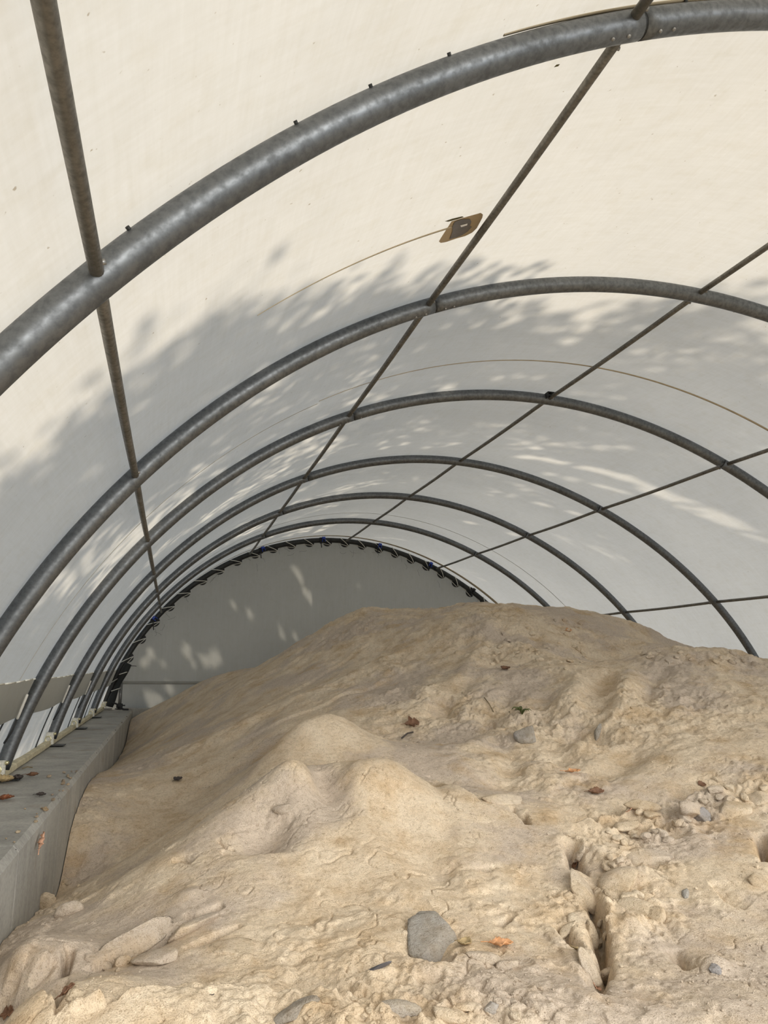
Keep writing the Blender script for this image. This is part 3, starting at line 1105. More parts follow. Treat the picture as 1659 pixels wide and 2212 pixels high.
# general relief
far = np.clip((GY-1.95)/.6, 0, 1)
GZ += .010*fbm(GX*2.6, GY*2.6, 4) + .0042*fbm(GX*9, GY*9, 4) + .0017*fbm(GX*31, GY*31, 3) + .0008*fbm(GX*90, GY*90, 3)
right = np.clip((GX+.95)/.5, 0, 1)                     # the right slope is clumpier than the left flank
lump = fbm(GX*6.5+11, GY*4.1, 5, .58)
GZ += far*(.007+.021*right)*lump
clump = fbm(GX*22+3, GY*22, 4, .6)
rough = np.clip(fbm(GX*3.1+40, GY*3.1+9, 3)*3.0, 0, 1)
GZ += rough*(.0012+.009*far*right)*np.tanh(clump*3)
# fine wandering cracks
for (fr, ox, dep, wd) in ((3.4, 5., .0045, .012), (7.5, 41., .0035, .018)):
    nz = fbm(GX*fr+ox, GY*fr*1.3+ox*2, 4, .6)
    mk = np.clip(fbm(GX*2.1+ox*3, GY*2.1, 2)*4+.15, 0, 1)
    GZ -= mk*dep*np.exp(-(nz/wd)**2)*(1-.5*far)
# thin broken crust here and there
crust = fbm(GX*13+70, GY*13+31, 4, .6)
cm = np.clip(fbm(GX*2.3+4, GY*2.3+77, 3)*4-.35, 0, 1)
GZ += cm*.0032*np.tanh((crust-.08)*9)

# ---- front mound
mound(625, 1668, .020, .09, .06); mound(800, 1672, .022, .11, .06); mound(703, 1658, -.070, .050, .09)
Feature([(600,1700),(585,1760),(570,1800),(560,1835)]).groove(.030, .055)
mound(550, 1790, -.022, .06, .07)
Feature([(606,1735),(603,1800),(610,1890),(616,1990),(622,2070),(628,2135)]).groove(.005, .03)
mound(700, 1930, -.014, .14, .10)
Feature([(860,1700),(890,1790),(930,1860),(960,1920)]).groove(.018, .045)
Feature([(930,1690),(960,1760),(975,1850)]).groove(.014, .03)
Feature([(740,1760),(800,1830),(860,1900),(930,1960)]).ridge(.010, .05)
mound(407, 1935, .012, .036, .030)
Feature([(396,1972),(420,1977),(452,1962),(485,1946)]).groove(.034, .006)
F1 = Feature([(196,2092),(225,2072),(262,2052),(310,2034),(362,2008),(412,1986),(452,1966)])
F1.step(.006, .06, .016, .022, flip=True).groove(.045, .0065)
Feature([(137,2098),(145,2070),(156,2035)]).groove(.055, .0075)
Feature([(60,2123),(85,2092),(112,2055)]).step(.016, .05, .020, .025, flip=True)
Feature([(4,2140),(30,2115),(50,2098)]).step(.012, .05, .018, .02, flip=True)
Feature([(118,2145),(130,2120),(140,2105)]).groove(.045, .007)
Feature([(150,2182),(180,2165),(215,2160),(258,2132)]).step(.014, .05, .018, .03, flip=True)
Feature([(370,1858),(395,1850),(422,1849)]).groove(.055, .0075)
Feature([(370,1822),(395,1816)]).groove(.03, .006)
Feature([(478,1828),(495,1833),(508,1832)]).groove(.03, .0055)
Feature([(470,1803),(490,1818),(508,1810)]).groove(.02, .004)
Feature([(395,2050),(440,2035),(475,2012),(515,1990)]).groove(.034, .007)
Feature([(600,1738),(620,1746),(640,1748)]).step(.012, .03, .014, .015, flip=True)
# grey hollow
mound(925, 2045, -.030, .045, .045)
Feature([(878,2078),(905,2088),(940,2098),(975,2092),(978,2060)]).step(.010, .03, .030, .03)
Feature([(880,1990),(905,1970),(940,1965)]).step(.004, .03, .014, .03)
Feature([(775,2098),(805,2090),(843,2092)]).groove(.036, .008)
mound(1010, 2050, .012, .04); Feature([(985,2050),(1005,2062),(1030,2062)]).groove(.03, .006)
Feature([(1075,1995),(1095,1985),(1108,1970)]).groove(.04, .006)
# bottom band
Feature([(0,2200),(120,2188),(250,2145),(400,2128),(560,2140),(740,2150),(900,2150),(1050,2165)]).step(.010, .05, .020, .05)
patch_noise(700, 2190, .22, .040, 16, 4, .05)
patch_noise(950, 2180, .16, .034, 22, 4, .05)
patch_noise(150, 2130, .16, .014, 14)
# ---- crack along the right of the mound, slabs
Feature([(920,1676),(960,1692),(1000,1712),(1045,1742),(1075,1752),(1130,1765)]).step(.012, .04, .022, .022)
Feature([(1105,1745),(1130,1765),(1145,1785)]).groove(.05, .008)
# ---- rubble band and crevice on the right
Feature([(1180,1770),(1240,1790),(1300,1775),(1370,1762),(1430,1752),(1500,1722),(1560,1698),(1659,1690)]).step(.016, .05, .030, .06)
patch_noise(1390, 1790, .16, .055, 17, 4, .0)
patch_noise(1330, 1850, .13, .050, 17, 4, .0)
patch_noise(1500, 1750, .12, .040, 18, 4, .0)
patch_noise(1620, 1720, .12, .036, 17, 4, .0)
patch_noise(1330, 1960, .14, .036, 18, 4, .0)
Feature([(1234,1822),(1242,1850),(1252,1884)]).groove(.10, .013)
Feature([(1260,1900),(1275,1935),(1290,1985),(1298,2040),(1300,2095),(1290,2120)]).groove(.060, .012)
Feature([(1285,1940),(1305,1990),(1315,2040)]).step(.022, .05, .02, .03, flip=True)
Feature([(1205,1990),(1230,2020),(1255,2045)]).groove(.06, .009)
Feature([(1285,2110),(1285,2135),(1300,2150)]).groove(.06, .009)
Feature([(1350,1862),(1400,1885),(1450,1862)]).step(.010, .04, .022, .02)
Feature([(1535,1910),(1550,1935),(1570,1955),(1605,1967)]).step(.004, .03, .020, .03)
Feature([(1640,1800),(1650,1835),(1659,1868)]).groove(.06, .011)
Feature([(1455,2055),(1475,2080),(1500,2102)]).groove(.03, .010)
mound(1545, 2095, .018, .03)
Feature([(1490,1680),(1530,1686),(1580,1682),(1640,1690)]).groove(.014, .016)
# ---- right slope gullies
for q in ([(1315,1450),(1300,1500),(1285,1545)], [(1180,1490),(1165,1530),(1150,1570)], [(1240,1570),(1222,1600),(1205,1650)],
          [(1120,1470),(1080,1530),(1050,1580)], [(1010,1470),(960,1520),(900,1560)], [(1120,1620),(1090,1680),(1080,1710)],
          [(1390,1600),(1340,1650),(1280,1680)], [(1440,1430),(1400,1480),(1380,1530)]):
    Feature(q).groove(.030, .055)
for q in ([(1250,1450),(1240,1520),(1225,1570)], [(1360,1450),(1350,1520),(1330,1590)], [(1060,1330),(1050,1380),(1030,1430),(980,1480)],
          [(1000,1620),(1060,1600),(1110,1590)]):
    Feature(q).ridge(.030, .06)
mound(1240, 1610, .03, .07); mound(1290, 1590, -.03, .05); mound(1140, 1600, .028, .05); mound(1130, 1545, .03, .06)
for (a, b, w, amp) in ((1150,1400,.24,.030), (1230,1360,.24,.030), (1330,1385,.22,.026), (1100,1350,.2,.024), (1440,1412,.18,.030), (1590,1430,.16,.034),
                       (1420,1440,.16,.026), (1180,1440,.2,.024), (930,1350,.2,.018), (1150,1660,.18,.022), (1230,1700,.16,.022)):
    patch_noise(a, b, w, amp, 15, 4, .05)
# left flank: long shallow slide lines
for q in ([(830,1375),(640,1490),(440,1600),(300,1660)], [(900,1430),(700,1520),(500,1610)], [(760,1330),(640,1430),(480,1510)]):
    f = Feature(q); f.step(.007, .16, .007, .16)
Feature([(268,1640),(390,1565),(480,1515),(600,1490),(720,1430)]).ridge(.028, .11)
Feature([(310,1655),(470,1595),(640,1510),(800,1440)]).ridge(.024, .10)
Feature([(300,1745),(450,1690),(600,1600),(720,1520)]).groove(.020, .10)
patch_noise(480, 1590, .25, .02, 12, 4, .05)
patch_noise(150, 1880, .25, .02, 16, 4, .0); patch_noise(110, 1960, .12, .03, 22, 4, .0)

GZ = np.maximum(GZ, ZF-.01)
# trim to the bay between the walls
XL, XR, YB = WX+.0005, 1.826, Y_END-.05
keepv = (GX > XL-.03) & (GX < XR+.03) & (GY < YB+.03) & (GY > -.45)
CX, CY = np.clip(GX, XL, XR), np.minimum(GY, YB)
nphi, nr_ = GX.shape
idx = np.arange(nphi*nr_).reshape(nphi, nr_)
ins = (GX > XL) & (GX < XR) & (GY < YB) & (GY > -.42)
quad_in = ins[:-1, :-1] | ins[1:, :-1] | ins[1:, 1:] | ins[:-1, 1:]
Q = np.stack([idx[:-1, :-1], idx[1:, :-1], idx[1:, 1:], idx[:-1, 1:]], -1)[quad_in][:, ::-1]
used = np.zeros(nphi*nr_, bool); used[Q.ravel()] = True
remap = np.cumsum(used)-1
VV = np.stack([CX.ravel(), CY.ravel(), GZ.ravel()], -1)[used]
sand = mesh_obj('sand_pile', VV, remap[Q], M_SAND, None, True, org=(0, 3, ZF))
tag(sand, 'large heap of clumpy beige sand filling the shelter', 'sand pile')
_AL, _RL = np.radians(ph), rr


def sand_h(x, y):
    """height of the finished surface"""
    x = np.atleast_1d(np.asarray(x, float)); y = np.atleast_1d(np.asarray(y, float))
    a = np.arctan2(x-CAM_X, y); r = np.hypot(x-CAM_X, y)
    i = np.clip(np.searchsorted(_AL, a)-1, 0, nphi-2); j = np.clip(np.searchsorted(_RL, r)-1, 0, nr_-2)
    u = np.clip((a-_AL[i])/(_AL[i+1]-_AL[i]), 0, 1); w = np.clip((r-_RL[j])/(_RL[j+1]-_RL[j]), 0, 1)
    return (GZ[i, j]*(1-u)*(1-w)+GZ[i+1, j]*u*(1-w)+GZ[i, j+1]*(1-u)*w+GZ[i+1, j+1]*u*w)


def sand_pt(px, py):
    return hit(px, py, sand_h)


def sand_normal(x, y, e=.02):
    zx = (sand_h(x+e, y)-sand_h(x-e, y))[0]/(2*e); zy = (sand_h(x, y+e)-sand_h(x, y-e))[0]/(2*e)
    n = np.array([-zx, -zy, 1.0]); return n/np.linalg.norm(n)

# ------------------------------------------------------------------ clods and crust slabs lying on the pile
def frame_at(P, spin, lean=(0, 0)):
    n = sand_normal(P[0], P[1])
    n = n + np.array([lean[0], lean[1], 0]); n /= np.linalg.norm(n)
    t = RGT - n*(RGT @ n); t /= np.linalg.norm(t)
    b = np.cross(n, t)
    c, sn = math.cos(spin), math.sin(spin)
    return np.stack([t*c+b*sn, -t*sn+b*c, n])


_ico = None


def ico():
    global _ico
    if _ico is None:
        import bmesh
        bm = bmesh.new(); bmesh.ops.create_icosphere(bm, subdivisions=4, radius=1)
        bm.verts.ensure_lookup_table()
        _ico = (np.array([v.co for v in bm.verts]), np.array([[v.index for v in f.verts] for f in bm.faces]))
        bm.free()
    return _ico


def clod_shape(seed, facets=9, round_=.5, flat=1.0):
    """an angular lump: a ball cut by random planes, roughened"""
    r = np.random.default_rng(seed)
    V, F = ico(); V = V.copy()
    k = np.full(len(V), 1.15)
    nr = r.normal(size=(facets, 3)); nr /= np.linalg.norm(nr, axis=1)[:, None]
    for n in nr:
        d = r.uniform(.62, .9)
        c = V @ n
        with np.errstate(divide='ignore'):
            lim = np.where(c > .05, d/np.maximum(c, .05), 9)
        k = np.minimum(k, lim)
    k = k*(1-round_*.3)+round_*.3*.85
    k = k*(1+.05*fbm(V[:, 0]*3+seed, V[:, 1]*3+V[:, 2]*2.3, 4)+.035*fbm(V[:, 0]*9+seed, V[:, 2]*9-V[:, 1]*5, 3))
    return V*k[:, None], F


def clod(px, py, w, h, thick, label, seed, mat=None, spin=0., lean=(0, 0), sink=.35, group=None, round_=.5, facets=9, name='sand_clod', cat='sand clod'):
    """w, h: its breadth and depth as seen, in px of the photo; thick: thickness in the same unit"""
    P = sand_pt(px, py)
    d = float((P-CAM) @ FWD)/F_PX
    A = frame_at(P, spin, lean)
    V, F = clod_shape(seed, facets, round_)
    V = V*np.array([w*d/2, h*d/2, thick*d/2])
    V = P + A[2]*thick*d*(.5-sink) + V @ A
    o = mesh_obj(name, V, F, mat or M_CLOD, None, True, org=P)
    return tag(o, label, cat, group)


CL = [
 (338,2078,100,84,26,'pale triangular crust slab below the long crack at lower left',3,None,.5,.25,5),
 (418,2008,118,62,30,'long crust slab wedged in the crack at lower left',14,None,.6,.3,7),
 (505,2050,110,80,16,'broad flat slab right of the crack at lower left',25,None,.4,.5,7),
 (288,2036,215,56,12,'long thin overhanging crust along the upper lip of the crack at lower left',12,None,.80,.35,5),
 (612,1748,44,24,18,'small lump with a shadow beneath, high on the front mound',31,None,-.2,.4,8),
 (1090,1730,104,56,22,'flat slab lying over the crack right of the front mound',42,None,.4,.4,7),
 (1128,1768,50,34,18,'small slab at the lower end of the crack right of the front mound',45,None,.5,.4,7),
 (928,2038,108,150,58,'grey damp block half buried in the foreground sand',52,'g',.2,.5,6),
 (925,1985,58,46,30,'grey lump just above the half buried grey block',57,'g',.3,.5,7),
 (812,2094,70,20,8,'flat dark shard lying left of the grey block',61,'d',-.25,.3,5),
 (1488,1752,66,50,34,'rounded pale clod in the rubble at right, beside a grey one',71,None,.2,.35,8),
 (1514,1770,44,44,34,'grey round clod in the rubble at right',72,'g',.2,.3,9),
 (1410,1762,44,30,16,'small pale wedge left of the rounded clod in the rubble',74,None,.6,.3,6),
 (1352,1788,66,30,18,'tilted slab with a dark gap beneath in the rubble band',75,None,.45,.25,7),
 (1385,1742,74,24,16,'long thin slab at the upper edge of the rubble band',77,None,-.35,.3,7),
 (1408,1856,108,64,24,'large angular plate with a broken lower edge above the crevice',81,None,.2,.35,6),
 (1342,1905,90,74,34,'brown lump between the crevice and the large plate',84,None,.2,.45,8),
 (1252,1925,60,96,30,'pale angular slab standing at the left lip of the crevice',91,None,.35,.35,6),
 (1243,1990,70,40,18,'leaning slab below the pale slab at the crevice',93,None,.75,.3,6),
 (1226,2010,58,22,14,'thin splinter of crust left of the crevice',95,None,.6,.25,6),
 (1275,2020,34,60,24,'narrow slab inside the crevice',97,None,.1,.4,6),
 (1390,1975,112,110,30,'broad grey-white plate right of the crevice',101,None,.3,.5,6),
 (1420,1985,46,46,34,'round clod below the broad grey-white plate',103,None,.3,.35,8),
 (1360,1945,40,30,26,'small clod on the upper edge of the broad plate',104,None,.3,.3,8),
 (1378,1940,30,26,22,'smaller clod beside the one on the plate edge',106,None,.3,.3,8),
 (1482,1932,16,38,12,'thin grey finger-shaped stone at right',107,'g',-.3,.35,7),
 (1543,2098,26,28,20,'small grey pebble at lower right',111,'g',0,.35,9),
 (1275,2095,60,90,20,'cracked slab at the foot of the crevice',113,None,.2,.5,6),
 (1312,2115,46,56,26,'pointed clod right of the cracked slab',115,None,.3,.4,6),
 (1585,1752,74,60,24,'slab at the right edge under the rubble line',121,None,.5,.4,7),
 (1640,1728,60,46,26,'clod touching the right edge of the photo',123,None,.2,.35,7),
 (1545,1712,50,26,18,'small slab on the rubble line near the right edge',125,None,.3,.3,7),
 (1640,1905,50,60,26,'buried clod low on the right edge',127,None,.3,.5,8),
 (1138,1588,52,44,30,'grey lump on the right slope',131,'g',.2,.45,8),
 (1292,1580,14,44,10,'dark streak-shaped stone on the right slope',133,'g',-.5,.45,6),
 (640,2188,100,46,34,'grey lump at the bottom edge, left of centre',141,'g',.1,.45,8),
 (850,2186,110,50,36,'pale grey lump at the bottom edge, near the centre',143,'h',.1,.45,8),
 (965,2196,90,28,22,'flat flake at the bottom edge, right of the pale lump',145,None,-.2,.35,6),
 (1010,2178,70,24,20,'upper flake of the broken ledge at the bottom',147,None,.15,.35,6),
 (1065,2180,40,26,24,'clod closing the broken ledge on its right',149,'h',.1,.35,8),
 (160,2152,40,30,24,'knobbly lump beside the brown leaf at lower left',151,None,0,.4,9),
 (228,2095,34,26,22,'crumbly knob under the long crack',153,None,0,.35,9),
 (262,2085,42,30,26,'second crumbly knob under the long crack',155,None,0,.35,9),
 (1100,2090,54,36,26,'rough clod in the cracks right of the grey block',157,None,.3,.4,8),
 (1045,2070,70,34,24,'curved ridge of crust right of the grey block',159,None,-.1,.45,7),
 (150,1975,54,30,36,'dark-topped clod on the pile next to the wall',161,None,.5,.3,7),
 (105,1955,44,30,36,'rough clod lying against the wall',163,None,.2,.3,9),
]
M_SHARD = plain('dark_shard', (.085, .08, .085), .6, 0, .3, 30)
M_CLOD_DARK = sand_mat('brown_sand_crumb', (.62, .56, .48))
M_CLOD_PALE = sand_mat('pale_grey_sand', (.82, .85, .90))
for (px, py, w, h, t, lab, seed, m, spin, sink, fac) in CL:
    clod(px, py, w, h, t, lab, seed, {None: M_CLOD, 'g': M_CLOD_GREY, 'd': M_SHARD, 'h': M_CLOD_PALE}[m], spin, (0, 0), sink, facets=fac,
         round_=.25, name='sand_slab' if 'slab' in lab or 'plate' in lab else ('stone_shard' if m == 'd' else 'sand_clod'),
         cat='sand slab' if 'slab' in lab or 'plate' in lab else ('stone' if m == 'd' else 'sand clod'))

# smaller pieces, alike
protos = []
for k in range(6):
    V, F = clod_shape(300+k, 9, .3)
    protos.append((V*np.array([1, .75, .55]), F))


def small_clods(spots, label, group):
    first = {}
    for i, (px, py, w) in enumerate(spots):
        P = sand_pt(px, py)
        d = float((P-CAM) @ FWD)/F_PX
        k = i % 6
        if k not in first:
            V, F = protos[k]
            o = mesh_obj('sand_clod', V, F, M_CLOD, None, True, org=(0, 0, 0))
            first[k] = o
        else:
            o = first[k].copy(); link(o)
        A = frame_at(P, rng.uniform(0, 6.28))
        o.matrix_world = Matrix.Translation(Vector((P + A[2]*w*d*.12)*S)) @ Matrix(A.T.tolist()).to_4x4() @ Matrix.Scale(w*d/2, 4)
        tag(o, label, 'sand clod', group)


sp = []
for (cx, cy, sx, sy, n) in ((1370,1800,60,32,16), (1330,1850,34,40,10), (1440,1775,40,16,6), (1295,1980,12,50,8), (1560,1715,50,14,6)):
    for k in range(n):
        sp.append((cx+rng.normal(0, sx), cy+rng.normal(0, sy), rng.uniform(12, 30)))
sp = [(min(a, 1650), b, c) for a, b, c in sp]
small_clods(sp, 'small broken piece in the rubble band on the right slope', 'broken pieces in the rubble band')
sp = [(rng.uniform(560, 1120), rng.uniform(2160, 2206), rng.uniform(12, 30)) for k in range(22)]
small_clods(sp, 'small broken piece in the ledge along the bottom of the photo', 'broken pieces in the bottom ledge')
sp = [(rng.uniform(1060, 1260), rng.uniform(1335, 1450), rng.uniform(8, 20)) for k in range(36)]
small_clods(sp, 'small lump on the rough crest at the back of the pile', 'lumps on the back crest')
sp = [(rng.normal(1440, 50), rng.normal(1418, 10), rng.uniform(9, 20)) for k in range(12)] + \
     [(rng.normal(1595, 22), rng.normal(1432, 9), rng.uniform(9, 20)) for k in range(10)]
small_clods(sp, 'small lump along the right-hand crest of the pile', 'lumps on the right crest')
sp = [(150-rng.uniform(0, 60), 1840+rng.uniform(0, 130), rng.uniform(9, 20)) for k in range(10)]
small_clods([(a, b+ (150-a)*.9, c) for a, b, c in sp], 'small lump in the gully between the pile and the wall', 'lumps beside the wall')

# crumbs: far too many to count
g_ = (1+5**.5)/2
V6 = np.array([(-1,g_,0),(1,g_,0),(-1,-g_,0),(1,-g_,0),(0,-1,g_),(0,1,g_),(0,-1,-g_),(0,1,-g_),(g_,0,-1),(g_,0,1),(-g_,0,-1),(-g_,0,1)])/1.9
F6 = np.array([(0,11,5),(0,5,1),(0,1,7),(0,7,10),(0,10,11),(1,5,9),(5,11,4),(11,10,2),(10,7,6),(7,1,8),(3,9,4),(3,4,2),(3,2,6),(3,6,8),(3,8,9),
               (4,9,5),(2,4,11),(6,2,10),(8,6,7),(9,8,1)])
n = 5200
a = np.radians(rng.uniform(-14, 47, n)); r = 1.05+2.6*rng.random(n)**1.6
x = CAM_X+r*np.sin(a); y = r*np.cos(a)
ok = (x > XL+.02) & (x < XR-.02); x, y, r = x[ok], y[ok], r[ok]
dens = fbm(x*3, y*3, 3)
ok = rng.random(len(x)) < np.clip(.35+dens*2.2, .06, 1); x, y, r = x[ok], y[ok], r[ok]
z = sand_h(x, y)
sz = rng.uniform(.0009, .0024, len(x))*np.where(rng.random(len(x)) < .06, 2.2, 1)
VV = (np.stack([x, y, z+sz*.3], -1)[:, None]+V6[None]*sz[:, None, None]*rng.uniform(.72, 1.25, (len(x), 12, 1))).reshape(-1, 3)
FF = (F6[None]+12*np.arange(len(x))[:, None, None]).reshape(-1, 3)
tag(mesh_obj('sand_crumbs', VV, FF, M_CLOD, None, False, org=(0, 2, 0)), 'fine crumbs of sand scattered over the pile', 'crumbs', kind='stuff')


# ------------------------------------------------------------------ leaves, twigs, grass
def leaf_mat(name, c):
    return plain(name, c, .7, 0, .35, 35)


LM = {'brown': leaf_mat('brown_dry_leaf', (.17, .085, .045)), 'red': leaf_mat('red_brown_leaf', (.22, .075, .03)),
      'orange': leaf_mat('orange_dry_leaf', (.58, .30, .14)), 'pink': leaf_mat('pinkish_dry_leaf', (.60, .34, .22)),
      'dark': leaf_mat('dark_dry_leaf', (.055, .042, .036)), 'tan': leaf_mat('tan_dry_leaf', (.42, .31, .16)),
      'green': leaf_mat('olive_grass', (.07, .085, .02)), 'straw': leaf_mat('straw', (.20, .15, .08))}


def leaf(P, A, L, W, curl, mat, label, seed, lobed=False, lift=.15):
    r = np.random.default_rng(seed)
    root = empty('dry_leaf', tuple(P)); tag(root, label, 'leaf')
    n, m = 14, 9
    V, F = [], []
    for i in range(n):
        t = i/(n-1)
        w = W*.5*math.sin(math.pi*min(.985, max(.02, t)))**.75
        if lobed: w *= .72+.34*math.cos(t*math.pi*5.0)
        for j in range(m):
            s = j/(m-1)*2-1
            u = (t-.5)*L + (abs(s)*.12*L*(1 if lobed else 0))
            v = s*w
            h = curl*L*(s*s*.5*math.sin(math.pi*t)+.55*(t-.5)**2*2) + .03*L*r.normal() + lift*L
            V.append(P+A[0]*u+A[1]*v+A[2]*h)
    for i in range(n-1):
        for j in range(m-1):
            F.append((i*m+j, (i+1)*m+j, (i+1)*m+j+1, i*m+j+1))
    b = mesh_obj('blade', V, F, mat, root)
    sol = b.modifiers.new('thickness', 'SOLIDIFY'); sol.thickness = .0012
    pts = [P-A[0]*(.5*L+.30*L)+A[2]*(lift+.10)*L, P-A[0]*.5*L+A[2]*(lift+curl*.28)*L, P+A[2]*(lift-.02)*L]
    MB().tube(pts, .012*L+.0004, 6).build('stalk', mat, root, True)
    return root


LV = [
 (888,1567,30,26,.5,'brown','brown curled lobed leaf beside the second mound',0.3,True),
 (1092,1447,22,14,.5,'brown','small brown leaf on the slope below the back crest',.9,False),
 (1235,1670,34,16,.25,'orange','orange leaf lying flat on the right slope',.2,True),
 (1288,1716,34,14,.5,'brown','dark brown leaf above the rubble band',.0,False),
 (1364,1751,26,12,.2,'pink','pinkish leaf at the top of the rubble band',-.1,False),
 (1516,1697,16,12,.6,'brown','tiny curled brown leaf near the right edge',.4,False),
 (1247,1866,24,16,.3,'brown','brown leaf inside the dark hole above the crevice',.9,False),
 (1296,2042,30,16,.25,'pink','pinkish leaf at the bottom of the crevice',.6,False),
 (1284,2128,22,20,.4,'pink','pinkish leaf below the crevice near the bottom',1.2,False),
 (1078,2046,52,24,.4,'orange','orange and tan leaf in the cracks right of the grey block',.15,True),
 (1005,2042,34,20,.5,'tan','curled tan leaf sticking up beside the grey block',-.7,False),
 (385,1686,20,14,.5,'dark','dark leaf on the shaded left flank',1.0,False),
 (146,2146,34,18,.5,'brown','brown leaf lying at lower left between small lumps',.4,True),
 (18,2190,34,18,.4,'brown','brown leaf in the bottom left corner of the photo',.2,True),
 (457,2148,10,7,.3,'dark','tiny dark leaf scrap on the foreground sand',.9,False),
 (1228,1363,14,10,.3,'orange','small orange leaf scrap on the back crest',.3,False),
 (1250,2055,30,8,.3,'tan','narrow tan leaf among splinters left of the crevice',-.8,False),
]
for i, (px, py, L, W, curl, m, lab, spin, lob) in enumerate(LV):
    P = sand_pt(px, py); d = float((P-CAM) @ FWD)/F_PX
    leaf(P, frame_at(P, spin), L*d, W*d*1.6, curl, LM[m], lab, 50+i, lob, .1)
WL = [
 (8,1728,34,20,.5,'red','red-brown leaf on the wall top at the left edge of the photo',.2,True),
 (88,1719,20,14,.5,'dark','dark round leaf on the wall top',.1,False),
 (68,1677,24,10,.6,'brown','spiky brown leaf on the wall top near a block joint',.1,True),
 (52,1632,15,6,.4,'dark','small dark leaf on the wall top beside the third hoop',.1,False),
 (30,1685,34,18,.5,'dark','dark leaf in the debris at the foot of the third hoop',-.5,True),
 (8,1690,40,26,.5,'tan','pale crumpled leaf in the debris at the foot of the third hoop',.4,False),
]
AW = np.stack([np.array([1., 0, 0]), np.array([0, 1., 0]), np.array([0, 0, 1.])])
for i, (px, py, L, W, curl, m, lab, spin, lob) in enumerate(WL):
    P = on_z(px, py, WZ+.001); d = float((P-CAM) @ FWD)/F_PX
    c, sn = math.cos(spin), math.sin(spin)
    A = np.stack([AW[0]*c+AW[1]*sn, -AW[0]*sn+AW[1]*c, AW[2]])
    leaf(P, A, L*d, W*d*1.8, curl, LM[m], lab, 90+i, lob, .06)
# leaf caught in the joint of the wall face
v = ray(84, 1818); P = CAM+v*((WX+.006-CAM_X)/v[0])
d = float((P-CAM) @ FWD)/F_PX
leaf(P, np.stack([np.array([0, .92, .38]), np.array([0, -.38, .92]), np.array([1., 0, 0])]), 26*d*2.2, 12*d, .25, LM['pink'],
     'pinkish leaf caught in a joint of the wall face', 99, True, .02)


def twig(pts, r, label, mat, name='twig', cat='twig'):
    o = MB().tube(np.array(pts), r, 6).build(name, mat, None, True, org=pts[0])
    return tag(o, label, cat)


P = on_z(48, 1660, WZ+.004); Q = on_z(70, 1658, WZ+.004)
twig([P, (P+Q)/2+np.array([0, 0, .004]), Q], .0022, 'short twig lying on the wall top', LM['straw'])
P, Q = sand_pt(1046, 1512), sand_pt(1066, 1540)
twig([P+np.array([0, 0, .010]), (P+Q)/2+np.array([0, 0, .012]), Q+np.array([0, 0, .004])], .0022, 'thin dark stalk lying on the right slope', LM['straw'])
P, Q = sand_pt(1100, 1540), sand_pt(1106, 1556)
twig([P+np.array([0, 0, .006]), Q+np.array([0, 0, .003])], .0015, 'short straw below the grass tuft', LM['straw'])
P, Q = sand_pt(868, 1598), sand_pt(892, 1585)
twig([P+np.array([0, 0, .006]), (P+Q)/2+np.array([0, 0, .012]), Q+np.array([0, 0, .006])], .0032, 'dark bent stick below the brown lobed leaf', LM['dark'])
# grass tuft
P = sand_pt(1128, 1543)
root = empty('grass_tuft', tuple(P)); tag(root, 'small dark green grass tuft on the right slope', 'grass tuft')
for k in range(11):
    a = rng.uniform(0, 6.28); l = rng.uniform(.03, .05)
    e = np.array([math.cos(a), math.sin(a), 0])
    pts = [P, P+e*l*.3+np.array([0, 0, l*.5]), P+e*l*.75+np.array([0, 0, l*.55]), P+e*l+np.array([0, 0, l*.35])]
    MB().tube(np.array(pts), [.002, .0026, .002, .0004], 5).build('grass_blade', LM['green'], root, True)
# sand spilled along the wall edge
sp = []
for k in range(26):
    y = rng.uniform(1.85, 3.0)
    sp.append((WX-abs(rng.normal(0, .03))-.006, y, rng.uniform(.0025, .009)))
first = None
for k, (x, y, r_) in enumerate(sp):
    if first is None:
        V, F = protos[1]; first = mesh_obj('sand_clod', V, F, M_CLOD_DARK, None, True, org=(0, 0, 0)); o = first
    else:
        o = first.copy(); link(o)
    o.matrix_world = Matrix.Translation(Vector((x, y, WZ+r_*.28))*S) @ Matrix.Rotation(rng.uniform(0, 6.28), 4, 'Z') @ Matrix.Scale(r_, 4)
    tag(o, 'crumb of sand spilled along the inner edge of the wall top', 'sand clod', 'sand crumbs on the wall edge')

# ------------------------------------------------------------------ trees outside: they throw the leafy shade on the cover
B_PX = [(0,1050),(100,960),(180,880),(230,830),(300,720),(350,740),(420,690),(560,680),(700,640),(800,590),(900,560),
        (1000,600),(1250,605),(1400,660),(1659,650)]
bq = sorted(fab_ray(*q) for q in B_PX)
BT = np.array([q[0] for q in bq]); BY = np.array([q[1] for q in bq])
M_LEAF = plain('green_tree_leaf', (.06, .11, .03), .6, 0, .3)
M_BARK = plain('brown_bark', (.12, .09, .065), .9, 0, .3)


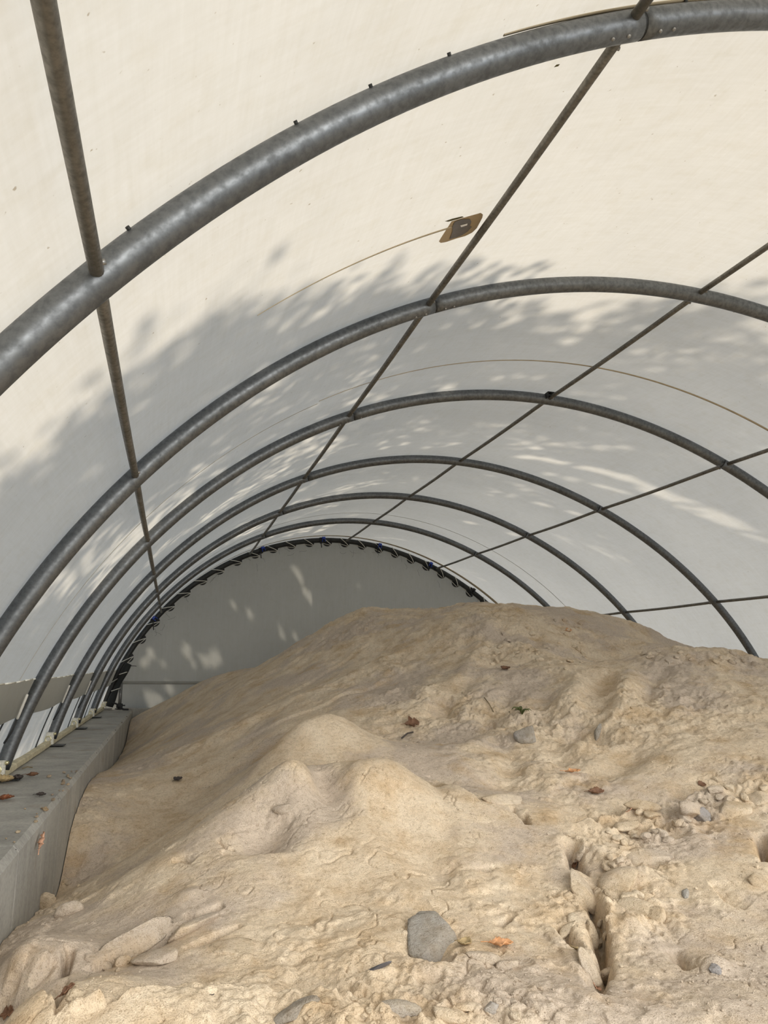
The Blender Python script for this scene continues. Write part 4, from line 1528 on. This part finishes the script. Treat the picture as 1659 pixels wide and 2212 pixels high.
EU = np.cross(SUN_DIR, (0, 0, 1.0)); EU /= np.linalg.norm(EU); EV = np.cross(EU, SUN_DIR)
GAPS = []
for (qx, qy, r) in ((640,1234,9), (652,1256,11), (676,1293,15), (660,1285,10), (327,1418,14), (315,1438,11), (405,1404,12), (398,1412,11), (474,1427,16),
                    (458,1430,13), (440,1425,11), (470,1412,9), (352,1438,10), (366,1490,11), (326,1516,20), (345,1512,12), (640,1380,10), (612,1374,9),
                    (506,1311,11), (540,1330,10), (420,1440,8)):
    P = on_y(qx, qy, Y_END); GAPS.append((P @ EU, P @ EV, r*.62*((P-CAM) @ FWD)/F_PX))
for line, r in ((((1140,988),(1180,992),(1220,1000),(1262,1008),(1300,1016),(1345,1030),(1390,1046)), 17), (((1420,1060),(1460,1078),(1500,1098),(1550,1118),(1600,1140)), 28),
                (((1180,1022),(1240,1034),(1300,1050),(1350,1065)), 12), (((1100,1075),(1170,1090),(1240,1108)), 11), (((1080,815),(1120,812),(1160,815)), 14),
                (((1020,1130),(1060,1140),(1110,1155)), 9), (((830,968),(870,960),(920,966),(980,958)), 10), (((640,938),(668,950),(700,940)), 12),
                (((545,1050),(580,1030),(615,1012)), 11), (((660,1012),(690,996)), 11), (((290,885),(315,870)), 12)):
    for (qx, qy) in line:
        P = fab_pt(*fab_ray(qx, qy)); GAPS.append((P @ EU, P @ EV, r*.85*((P-CAM) @ FWD)/F_PX))
GAPS = np.array(GAPS)


def build_tree(lab, centres, n_leaf, base, size):
    root = empty('tree', (base[0], base[1], ZF)); tag(root, lab, 'tree', 'trees outside behind the shelter')
    top = centres.mean(0)
    mb = MB()
    b = np.array([base[0], base[1], ZF])
    mb.tube([b, b*.6+top*.4+np.array([.1, 0, 0]), b*.25+top*.75], [.16, .12, .08], 10)
    for k in range(14):
        c = centres[rng.integers(len(centres))]
        mb.tube([b*.4+top*.6, (b*.4+top*.6+c)/2+rng.normal(0, .1, 3), c], [.05, .03, .01], 6)
    mb.build('trunk', M_BARK, root, True)
    c = centres[rng.integers(len(centres), size=n_leaf)]
    p = c + rng.normal(0, .085, (n_leaf, 3))
    pu, pv = p @ EU, p @ EV
    keep = np.ones(n_leaf, bool)
    wob = 1+.5*fbm(pu*16, pv*16, 3)
    for (gu, gv, gr) in GAPS:
        keep &= np.hypot(pu-gu, pv-gv) > (gr+size*.30)*wob
    p = p[keep]; n_leaf = len(p)
    a = rng.normal(size=(n_leaf, 3)); a /= np.linalg.norm(a, axis=1)[:, None]
    q = rng.normal(size=(n_leaf, 3)); q -= a*(a*q).sum(1)[:, None]; q /= np.linalg.norm(q, axis=1)[:, None]
    L = size*rng.uniform(.7, 1.3, n_leaf)[:, None]
    V = np.stack([p-a*L, p+q*L*.55, p+a*L, p-q*L*.55], 1).reshape(-1, 3)
    F = np.arange(n_leaf*4).reshape(-1, 4)
    tag(mesh_obj('foliage', V, F, M_LEAF, root, False), kind='stuff')


cent = []
while len(cent) < 1500:
    th = rng.uniform(d2r(-76), d2r(70)); y = rng.uniform(1.1, 7.0)
    yb = np.interp(th, BT, BY)
    if y < yb+.05 + .10*rng.random(): continue
    # thinner cover of leaves in a few places
    g = fbm(np.array([th*2.4+9.3]), np.array([y*1.3+2.2]), 3)[0]
    if g > .22 and rng.random() < .6: continue
    P = fab_pt(th, y)
    cent.append(P + SUN_DIR*rng.uniform(3.6, 6.6))
for k in range(420):
    P = np.array([rng.uniform(-1.9, 1.9), Y_END, rng.uniform(.45, 1.9)])
    cent.append(P + SUN_DIR*rng.uniform(2.8, 6.0))
cent = np.array(cent)
side = cent[:, 0] < np.median(cent[:, 0])
for k, sel in enumerate((side, ~side)):
    cs = cent[sel]
    build_tree(('leafy tree outside on the left, beyond the cover', 'leafy tree outside on the right, beyond the cover')[k], cs, 70000,
               (cs[:, 0].mean(), cs[:, 1].mean()+.5), .036)
